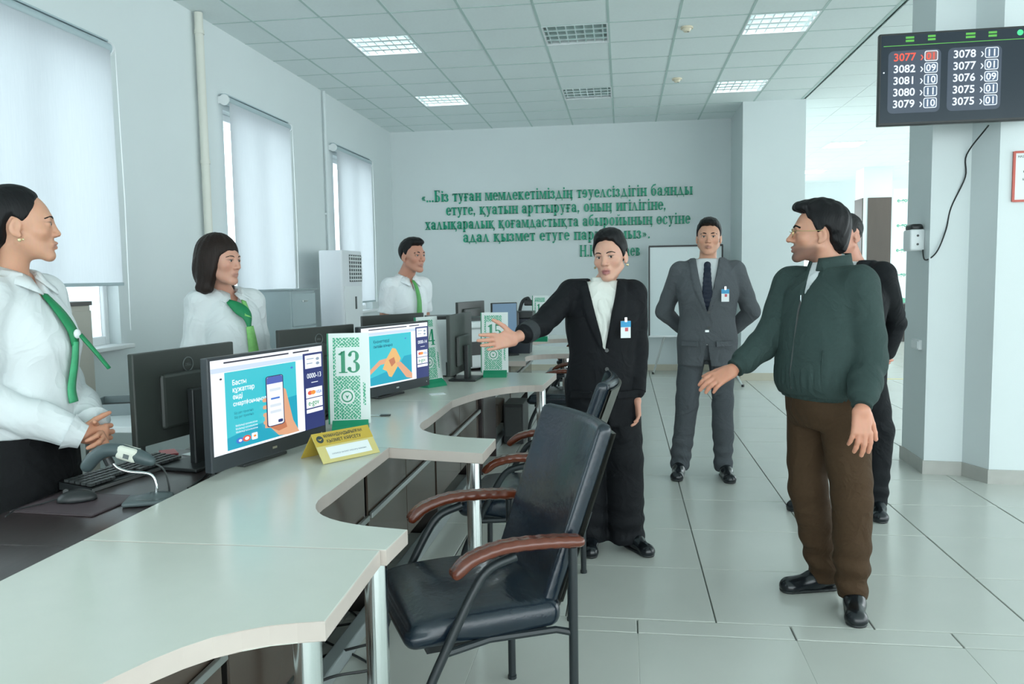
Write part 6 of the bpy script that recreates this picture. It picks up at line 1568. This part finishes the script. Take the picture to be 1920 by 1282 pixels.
P.shoe(L((1.13, 5.06, 0)), L((1.02, 4.86, 0))-L((1.13, 5.06, 0))); P.shoe(L((1.50, 4.90, 0)), L((1.44, 4.6, 0))-L((1.50, 4.9, 0))); P.finish()
def blouse_person(P, k, J, sleeves, secs, z0, m=None, full=True, skirt=None, collar_open=0.03, sleeve_r=(0.075, 0.066, 0.060), ripple=0.004):
    m = m or m_shirt
    lo = [min(v[i] for v in J.values())-0.15 for i in range(3)]; hi = [max(v[i] for v in J.values())+0.15 for i in range(3)]
    F = Field((min(lo[0], -0.3), min(lo[1], -0.27), z0-0.03), (max(hi[0], 0.3), max(hi[1], 0.26), J['neck'][2]+0.06), 0.0085)
    F.loft(secs, 0.014, noise=wr(ripple, 14, 16, 0.7))
    for q in 'RL':
        pts = [J['sh'+q], J['el'+q]]+([J['wr'+q]] if sleeves == 'long' else [])
        if sleeves == 'short': pts[1] = tuple(lerp(Vector(pts[0]), Vector(pts[1]), 0.66))
        F.chain(pts, sleeve_r[:len(pts)], 0.012, [(0.0045, 50, 0.8, 0.4, 0.3), (0.006, 48, 0.5, 0.6, 1.2)][:len(pts)-1])
        s0 = J['sh'+q]; F.cap((s0[0]*0.35, 0.022, s0[2]+0.030), (s0[0]*0.95, s0[1]*0.7+0.005, s0[2]+0.006), 0.055, 0.060, 0.03)
        if sleeves == 'short':
            d = np.array((Vector(pts[1])-Vector(pts[0])).normalized()); e = np.array(pts[1])
            F.apply(lambda A, X, Y, Z: np.where((X-e[0])**2+(Y-e[1])**2+(Z-e[2])**2 < 0.013, np.maximum(A, (X-e[0])*d[0]+(Y-e[1])*d[1]+(Z-e[2])*d[2]-0.01), A))
    n = J['neck']
    def vcut(A, X, Y, Z):
        hw = 0.004+collar_open*np.clip((Z-(n[2]-0.10))/0.10, 0, 1.2); d = np.maximum(np.maximum(np.abs(X-n[0])-hw, n[2]-0.10-Z), Y+0.01); return np.maximum(A, -d)
    F.apply(vcut)
    F.apply(lambda A, X, Y, Z: np.where(Z > n[2]-0.05, np.maximum(A, -(np.sqrt((X-n[0])**2+(Y-n[1])**2)-0.058)), A))
    so = P.garment('shirt', F, m)
    # pointed collar
    for q in (-1, 1):
        cm = MB(); nn = 12; vs = []
        for i in range(nn+1):
            a_ = R(90-q*(168*i/nn)); t = i/nn; r1 = 0.061; r2 = 0.100+0.010*t
            z1_ = n[2]+0.034-0.046*t**2; z2_ = n[2]-0.014-0.040*t**2
            ex = 0.020*max(0, t-0.75)*4
            vs.append((cm.bm.verts.new((n[0]+r1*math.cos(a_)*0.98, n[1]+r1*math.sin(a_)*1.02, z1_)), cm.bm.verts.new((n[0]+(r2)*math.cos(a_)*1.02+q*ex*0.9, n[1]+r2*1.05*math.sin(a_)-ex*0.3, z2_-ex*0.8))))
        for i in range(nn): cm.bm.faces.new((vs[i][0], vs[i+1][0], vs[i+1][1], vs[i][1]))
        co = cm.build('collar', m, P.t, True); md = co.modifiers.new('thick', 'SOLIDIFY'); md.thickness = 0.005
    return so
m_gs = mat('scarf_green', sr(20, 130, 80), 0.55, noise=0.3, nscale=20, bump=0.1, bscale=60)
m_gs2 = mat('scarf_light', sr(130, 196, 110), 0.55, noise=0.35, nscale=30, bump=0.1, bscale=60)
def strip_path(P, name, pts, wid, m, th=0.004, nrm=(0, -1, 0)):
    """flat ribbon along a path"""
    b = MB(); pts = spline(pts, 5); N = len(pts); prev = None; nrm = Vector(nrm)
    for i, p in enumerate(pts):
        p = Vector(p); t = (Vector(pts[min(i+1, N-1)])-Vector(pts[max(i-1, 0)])).normalized(); s_ = t.cross(nrm).normalized(); wv = wid(i/(N-1)) if callable(wid) else wid
        cur = [b.bm.verts.new(p+s_*wv), b.bm.verts.new(p-nrm*-0.003), b.bm.verts.new(p-s_*wv)]
        if prev:
            b.bm.faces.new((prev[0], prev[1], cur[1], cur[0])); b.bm.faces.new((prev[1], prev[2], cur[2], cur[1]))
        prev = cur
    o = b.build(name, m, P.t, True); md = o.modifiers.new('thick', 'SOLIDIFY'); md.thickness = th; return o
# ------------------------------------------------------------------ ponytailed woman
k = 1.745/1.75
P = Person('dark-haired woman in a white blouse with a pearl earring, hands clasped behind the near desk', (-2.02, 2.43), 97, 1.745, (-1.985, 2.415, 1.622), (126, 0, 0), skin=(0.635, 0.333, 0.218), female=True)
L = P.L
hx = L((-1.765, 2.42, 0.925))
J = dict(shR=(-0.155, 0.01, 1.395), shL=(0.155, 0.01, 1.395), elR=(-0.225, 0.01, 1.075), elL=(0.225, 0.01, 1.075), wrR=(hx[0]-0.085, hx[1]+0.055, 0.955), wrL=(hx[0]+0.075, hx[1]+0.055, 0.955), hipR=(-0.09, 0, 0.9), hipL=(0.09, 0, 0.9), neck=(0, 0.012, 1.468))
secs = [(0.93, 0, 0.0, 0.180, 0.140), (1.00, 0, -0.012, 0.188, 0.150), (1.10, 0, -0.012, 0.165, 0.135), (1.22, 0, -0.035, 0.162, 0.142), (1.30, 0, -0.020, 0.160, 0.126), (1.385, 0, 0.008, 0.150, 0.096), (1.44, 0, 0.016, 0.11, 0.078), (1.475, 0, 0.016, 0.070, 0.066)]
blouse_person(P, k, J, 'long', secs, 0.93, collar_open=0.034, sleeve_r=(0.070, 0.066, 0.056), ripple=0.004)
for q, sx_ in (('R', -1), ('L', 1)):
    e, w_ = Vector(J['el'+q]), Vector(J['wr'+q]); d = (w_-e).normalized()
    MB().tube([tuple(w_+d*0.010), tuple(w_+d*0.035), tuple(w_+d*0.06)], [0.062, 0.046, 0.040], 18).build('cuff', m_shirt, P.t, True)
F = Field((-0.26, -0.24, 0.03), (0.26, 0.24, 1.05), 0.011)
F.loft([(0.10, 0, 0.0, 0.17, 0.12), (0.5, 0, 0.0, 0.185, 0.135), (0.80, 0, 0.01, 0.188, 0.140), (0.92, 0, 0.01, 0.180, 0.135), (1.04, 0, 0.005, 0.155, 0.118)], 0.02, noise=wr(0.003, 16, 5))
P.garment('skirt', F, fabric('skirt_black', (0.0045, 0.005, 0.006), 0.8, 0.15, 80))
P.core(torso(k, -0.012, -0.012), [([J['sh'+q], J['el'+q], J['wr'+q]], (0.042, 0.034, 0.026)) for q in 'RL'], [([J['hip'+q], (J['hip'+q][0], 0, 0.48), (J['hip'+q][0], 0.02, 0.07)], (0.075, 0.05, 0.035)) for q in 'RL'])
P.head((0, 0.028, 1.455), jaw=0.98, width=0.98, earring=True, brow_th=0.0024, eye_open=0.9, nose=0.96)
def pony(F):
    F.ell((0, 0.024, 0.044), (0.082, 0.102, 0.098), 0.01); F.ell((0, 0.075, 0.0), (0.066, 0.058, 0.075), 0.03)
    F.chain([(0, 0.115, 0.0), (0, 0.120, -0.07), (0, 0.105, -0.15)], (0.045, 0.040, 0.030), 0.03)
    F.apply(hairline([(0, 0.094), (22, 0.088), (38, 0.072), (52, 0.045), (64, 0.018), (76, 0.0), (88, 0.012), (98, 0.026), (112, 0.006), (128, -0.06), (140, -0.22), (180, -0.22)], 0.010, 0.0007, 0.022))
P.hair(pony, m_hair)
P.hand((hx[0]-0.055, hx[1]+0.020, 0.935), (0.85, -0.55, -0.18), (0.35, 0.8, -0.1), 1, (0.55, 0.55, 0.6, 0.6), thumb=(0.5, -0.1), fore=(J['wrR'][0]-0.02, J['wrR'][1]+0.02, 0.965))
P.hand((hx[0]+0.055, hx[1]+0.010, 0.915), (-0.85, -0.55, -0.1), (0.35, 0.8, -0.1), -1, (0.5, 0.5, 0.55, 0.55), thumb=(0.5, -0.1), fore=(J['wrL'][0]+0.02, J['wrL'][1]+0.02, 0.955))
# neck scarf and lanyard tag
strip_path(P, 'scarf', [(0.0, -0.085, 1.40), (-0.005, -0.135, 1.345), (-0.006, -0.178, 1.275), (-0.006, -0.185, 1.22)], lambda t: 0.016+0.010*math.sin(math.pi*t), m_gs, 0.008)
strip_path(P, 'scarf_tail', [(-0.006, -0.187, 1.235), (-0.010, -0.180, 1.16), (-0.015, -0.168, 1.08), (-0.015, -0.172, 1.03)], lambda t: 0.016+0.008*t, mat('scarf_mint', sr(70, 170, 120), 0.55, noise=0.3, nscale=20), 0.006)
strip_path(P, 'scarf_tail', [(0.0, -0.198, 1.26), (0.02, -0.235, 1.20), (0.03, -0.275, 1.14)], lambda t: 0.010, m_gs, 0.005)
MB().sphere((-0.006, -0.190, 1.262), 0.016, (1, 0.6, 1)).build('scarf_pin', m_white, P.t, True)
P.shoe((-0.09, 0.06), (0, -1), ln=0.25, wd=0.04); P.shoe((0.09, 0.06), (0, -1), ln=0.25, wd=0.04); P.finish()
# ------------------------------------------------------------------ bob-haired woman
k = 1.63/1.75
P = Person('woman with a brown bob in a white blouse and green patterned scarf, behind the displays', (-2.045, 3.89), 58, 1.64, (-2.030, 3.82, 1.528), (80, 4, 0), skin=(0.635, 0.333, 0.241), female=True)
J = dict(shR=(-0.150, 0.01, 1.315), shL=(0.150, 0.01, 1.315), elR=(-0.195, 0.02, 1.02), elL=(0.195, 0.02, 1.02), wrR=(-0.20, -0.11, 0.86), wrL=(0.20, -0.11, 0.86), hipR=(-0.1, 0, 0.85), hipL=(0.1, 0, 0.85), neck=(0.0, 0.005, 1.378))
secs = [(0.80, 0, 0.0, 0.215, 0.170), (0.95, 0, -0.02, 0.185, 0.165), (1.08, 0, -0.025, 0.175, 0.158), (1.17, 0, -0.03, 0.170, 0.152), (1.26, 0, -0.01, 0.162, 0.125), (1.33, 0, 0.004, 0.135, 0.092), (1.36, 0, 0.008, 0.11, 0.078), (1.388, 0, 0.008, 0.070, 0.068)]
blouse_person(P, k, J, 'long', secs, 0.80, collar_open=0.055, sleeve_r=(0.068, 0.066, 0.056), ripple=0.003)
F = Field((-0.26, -0.24, 0.03), (0.26, 0.24, 0.95), 0.012)
F.loft([(0.10, 0, 0.0, 0.17, 0.12), (0.5, 0, 0.0, 0.195, 0.145), (0.80, 0, 0.01, 0.205, 0.155), (0.93, 0, 0.005, 0.190, 0.15)], 0.02)
P.garment('skirt', F, MATS['skirt_black'])
P.core(torso(k, -0.012, -0.012), [([J['sh'+q], J['el'+q], J['wr'+q]], (0.045, 0.036, 0.028)) for q in 'RL'], [([J['hip'+q], (J['hip'+q][0], 0, 0.45), (J['hip'+q][0], 0.02, 0.07)], (0.08, 0.055, 0.038)) for q in 'RL'])
P.head((0, 0.025, 1.365), jaw=1.10, width=1.05, brow=m_hairb, eye_open=0.75, brow_th=0.0022)
def bob(F):
    F.ell((0, 0.028, 0.046), (0.096, 0.112, 0.104), 0.01)
    for q in (-1, 1):
        F.ell((q*0.075, 0.030, -0.045), (0.034, 0.066, 0.105), 0.03)
        F.ell((q*0.084, 0.035, -0.135), (0.026, 0.050, 0.028), 0.025)
    F.ell((0, 0.095, -0.04), (0.085, 0.045, 0.10), 0.03)
    ys = [-0.16, -0.09, -0.070, -0.048, -0.030, -0.012, 0.0, 0.3]; zs = [0.075, 0.066, 0.056, 0.030, -0.040, -0.115, -0.30, -0.30]
    def fn(A, X, Y, Z):
        line = np.interp(Y, ys, zs)-0.34*np.clip(X+0.005, -0.1, 0.07)*(Y < -0.03)*(Z > -0.02)*0.3
        return np.maximum(A, (line-Z)*0.7)+0.0022*np.sin(150*np.arctan2(Y-0.03, X)*0.16+14*Z)*np.sin(40*np.arctan2(Y-0.03, X))
    F.apply(fn)
    F.cap((0, 0.03, -0.06), (0, 0.03, -0.26), 0.052, 0.056, 0.01, 's')
P.hair(bob, m_hairb)
P.hand((-0.185, -0.15, 0.83), (0.1, -0.5, -0.8), (1, 0, 0), -1, (0.4, 0.4, 0.4, 0.4), fore=(-0.20, -0.10, 0.88)); P.hand((0.185, -0.15, 0.83), (-0.1, -0.5, -0.8), (-1, 0, 0), 1, (0.4, 0.4, 0.4, 0.4), fore=(0.20, -0.10, 0.88))
strip_path(P, 'scarf', [(-0.055, -0.105, 1.330), (-0.025, -0.150, 1.295), (0.0, -0.185, 1.255), (0.006, -0.196, 1.19)], lambda t: 0.012+0.020*math.sin(math.pi*min(1, t*1.1)), m_gs, 0.008)
strip_path(P, 'scarf', [(0.035, -0.105, 1.330), (0.020, -0.150, 1.290), (0.006, -0.190, 1.250)], lambda t: 0.014+0.006*t, m_gs2, 0.006)
strip_path(P, 'scarf_tail', [(0.006, -0.198, 1.20), (0.014, -0.202, 1.13), (0.02, -0.204, 1.06), (0.022, -0.200, 1.00)], lambda t: 0.020+0.014*t, m_gs2, 0.006)
MB().box((0.055, -0.200, 0.985), (0.085, 0.004, 0.06), bev=0.001).build('badge', m_black, P.t)
P.shoe((-0.09, 0.06), (0, -1), ln=0.25, wd=0.04); P.shoe((0.09, 0.06), (0, -1), ln=0.25, wd=0.04); P.finish()
# ------------------------------------------------------------------ man in the white short-sleeved shirt
k = 1.70/1.75
P = Person('man in a white short-sleeved shirt with a narrow green tie', (-1.585, 5.74), 50, 1.70, (-1.530, 5.71, 1.585), (58, 2, 0), skin=(0.559, 0.267, 0.185))
J = dict(shR=(-0.150, 0.01, 1.368), shL=(0.150, 0.01, 1.368), elR=(-0.190, 0.05, 1.085), elL=(0.190, 0.05, 1.085), wrR=(-0.21, -0.06, 0.87), wrL=(0.21, -0.06, 0.87), hipR=(-0.09, 0, 0.9), hipL=(0.09, 0, 0.9), neck=(0, 0.012, 1.438))
secs = torso(k, 0.012, 0.018, 0.86, 1.448, (0.88, 0.95))
blouse_person(P, k, J, 'short', secs, 0.86, m=fabric('shirt_bright', (0.78, 0.82, 0.84), 0.7, 0.02, 10, 0.05), collar_open=0.012, sleeve_r=(0.064, 0.062))
F = Field((-0.30, -0.24, 0.03), (0.30, 0.24, 1.02), 0.011)
F.loft([(0.80, 0, 0.0, 0.15, 0.105), (0.88, 0, 0.0, 0.172, 0.122), (1.0, 0, 0.0, 0.165, 0.115)], 0.03)
for q in 'RL': F.chain([J['hip'+q], (J['hip'+q][0], 0, 0.48), (J['hip'+q][0], 0.02, 0.07)], (0.10, 0.078, 0.068), 0.02)
P.garment('trousers', F, m_dsuit)
P.core(torso(k, -0.012, -0.012), [([J['sh'+q], J['el'+q], J['wr'+q]], (0.048, 0.040, 0.028)) for q in 'RL'], [([J['hip'+q], (J['hip'+q][0], 0, 0.48), (J['hip'+q][0], 0.02, 0.07)], (0.075, 0.05, 0.035)) for q in 'RL'])
for q, sx_ in (('R', -1), ('L', 1)):
    w_ = Vector(J['wr'+q]); e = Vector(J['el'+q]); d = (w_-e).normalized()
    P.hand(tuple(w_+d*0.01), (0, -0.4, -0.9), (-sx_, 0, 0), sx_, (0.4, 0.4, 0.45, 0.45), fore=tuple(e), fr=0.046)
P.head((0, 0.03, 1.425), jaw=1.02, width=1.0)
P.hair(lambda F: crop_hair(F, 0.008, 0.010, 0.078), m_hair)
strip_path(P, 'tie', [(0, -0.075, 1.415), (0, -0.115, 1.37), (0, -0.150, 1.27), (0, -0.148, 1.15), (0, -0.140, 1.03)], lambda t: 0.010+0.016*t, mat('tie_green', sr(90, 165, 90), 0.5, noise=0.15, nscale=20), 0.006)
P.shoe((-0.09, 0.06), (0, -1)); P.shoe((0.09, 0.06), (0, -1)); P.finish()
